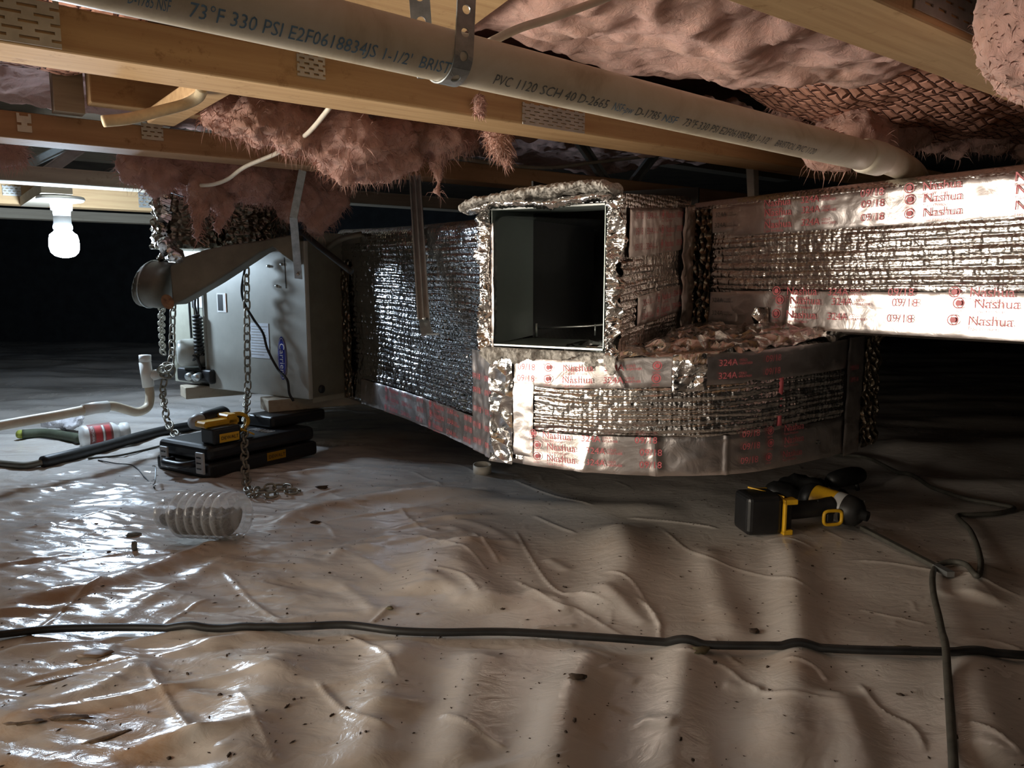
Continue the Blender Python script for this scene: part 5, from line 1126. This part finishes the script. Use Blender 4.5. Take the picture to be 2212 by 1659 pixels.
LN = floor_line([(2080, 2100), (2062, 1720), (2055, 1600), (2047, 1480), (2040, 1416), (2030, 1350), (2015, 1280), (2018, 1235), (2050, 1220), (2085, 1225), (2110, 1250), (2118, 1225), (2112, 1190), (2095, 1150), (2068, 1120), (2100, 1117), (2150, 1114), (2190, 1103), (2150, 1093), (2080, 1080), (2000, 1052), (1930, 1020), (1870, 992), (1800, 985)], .0048)
d0 = np.linalg.norm(LN[:, :2] - gnd(2040, 1416)[:2], axis=1); LN[:, 2] += .011 * np.exp(-(d0 / .05) ** 2)
o = mk('extension_cord', tube(LN, .0048, 12), 'darkcable'); tag(o, 'dusty green black cord looping up the right side of the sheet', 'cord')

# ------------------------------------------------------------ bits lying about
def bit(name, label, x, y, sx, sy, sz, m, cat, seed, rot=0, group=None):
    bm = bmesh.new(); bmesh.ops.create_icosphere(bm, subdivisions=2, radius=1); r_ = random.Random(seed)
    V = np.array([v.co[:] for v in bm.verts]); Fc = [tuple(v.index for v in f.verts) for f in bm.faces]; bm.free()
    V = V * (1 + .35 * np.array([r_.uniform(-1, 1) for _ in V])[:, None]) * np.array([sx, sy, sz]); p = gnd(x, y, sz * .6)
    o = mk(name, (V, Fc), m); o.location = tuple(float(c) for c in p); o.rotation_euler = (0, 0, rot); tag(o, label, cat, group); return o
bit('lint_clump', 'grey lint clump left of the ribbed bottle shadow', 286, 1155, .014, .006, .004, 'lint', 'debris', 1, .4)
bit('lint_clump', 'dark upright lint plug below the grey lint clump', 290, 1181, .005, .006, .010, 'lint', 'debris', 2)
bit('leaf_scrap', 'torn brown leaf under the black cord at centre right', 1512, 1405, .014, .009, .003, 'leaf', 'leaf', 3, .5)
bit('leaf_scrap', 'dark leaf scrap lying right of centre above the black cord', 1628, 1362, .007, .008, .002, 'dirt', 'leaf', 4)
bit('leaf_scrap', 'small brown moth shaped scrap below the black cord', 1246, 1462, .011, .004, .004, 'dirt', 'leaf', 5)
bit('leaf_scrap', 'round green leaf just above the black cord', 841, 1313, .006, .005, .002, 'leaf', 'leaf', 6)
bit('mud_smear', 'long dark mud smear at the lower left', 135, 1551, .035, .007, .0012, 'mud', 'mud', 7, .05)
bit('mud_smear', 'thin dark mud streak above the long smear at left', 120, 1470, .03, .004, .0009, 'mud', 'mud', 8, .5)
bit('mud_smear', 'mud smear at the left edge beside the long dark one', 55, 1560, .02, .006, .0009, 'mud', 'mud', 12, .2)
bit('mud_smear', 'brown speckled smear near the bottom left', 230, 1592, .022, .005, .0009, 'mud', 'mud', 13, .6)
bit('mud_smear', 'faint pair of brown bits above the cord at right', 1950, 1397, .013, .003, .0014, 'leaf', 'mud', 14)
bit('moss_patch', 'yellow green stained patch below the cord at left', 205, 1412, .022, .012, .0022, 'puddle', 'stain', 9)
bit('dirt_clod', 'dark clod in the fold left of the cord middle', 682, 1128, .012, .004, .003, 'dirt', 'dirt', 10)
bit('dirt_clod', 'black wet clod beyond the ribbed bottle', 696, 1052, .016, .006, .004, 'dirt', 'dirt', 11)
chips = [(1241, 1555), (1222, 1580), (1497, 1641), (1205, 1632), (1470, 1596), (1658, 1440), (1662, 1490), (1545, 1430), (1220, 1268), (1755, 1222), (1825, 1250), (940, 1210), (902, 1326), (945, 1233), (1085, 1315), (712, 1237), (620, 1325), (405, 1455), (475, 1500), (620, 1525), (790, 1580), (717, 1544), (635, 1510), (365, 1637), (495, 1630), (750, 1530), (490, 1415), (235, 1192), (208, 1131), (545, 1120), (830, 1100), (1945, 1500), (2065, 1590), (1840, 1165)]
for k, (x, y) in enumerate(chips):
    bit('debris_chip', 'small dark debris chip lying on the floor sheet', x, y, random.uniform(.0016, .0045), random.uniform(.001, .0024), .0013, 'dirt', 'debris', 100 + k, random.uniform(0, 3), 'small dark chips on the sheet')
parts = []; r_ = random.Random(5)
for k in range(1700):
    x, y = r_.uniform(-1.0, 1.1), r_.uniform(.62, 1.9); s_ = r_.choice([.0005, .0007, .001, .0014]); z = float(fz(x, y)) + .0004; a = r_.uniform(0, 3.1); l = s_ * r_.uniform(1, 3.5)
    V = np.array([(-l, 0, 0), (0, -s_, 0), (l, 0, 0), (0, s_, 0), (0, 0, s_ * .8)]); c_, n_ = math.cos(a), math.sin(a)
    V = np.stack([x + V[:, 0] * c_ - V[:, 1] * n_, y + V[:, 0] * n_ + V[:, 1] * c_, z + V[:, 2]], 1); parts.append((V, [(0, 1, 4), (1, 2, 4), (2, 3, 4), (3, 0, 4)]))
o = mk('dirt_specks', join(*parts), 'dirt'); tag(o, 'countless tiny dirt specks scattered over the floor sheet', 'dirt', kind='stuff')
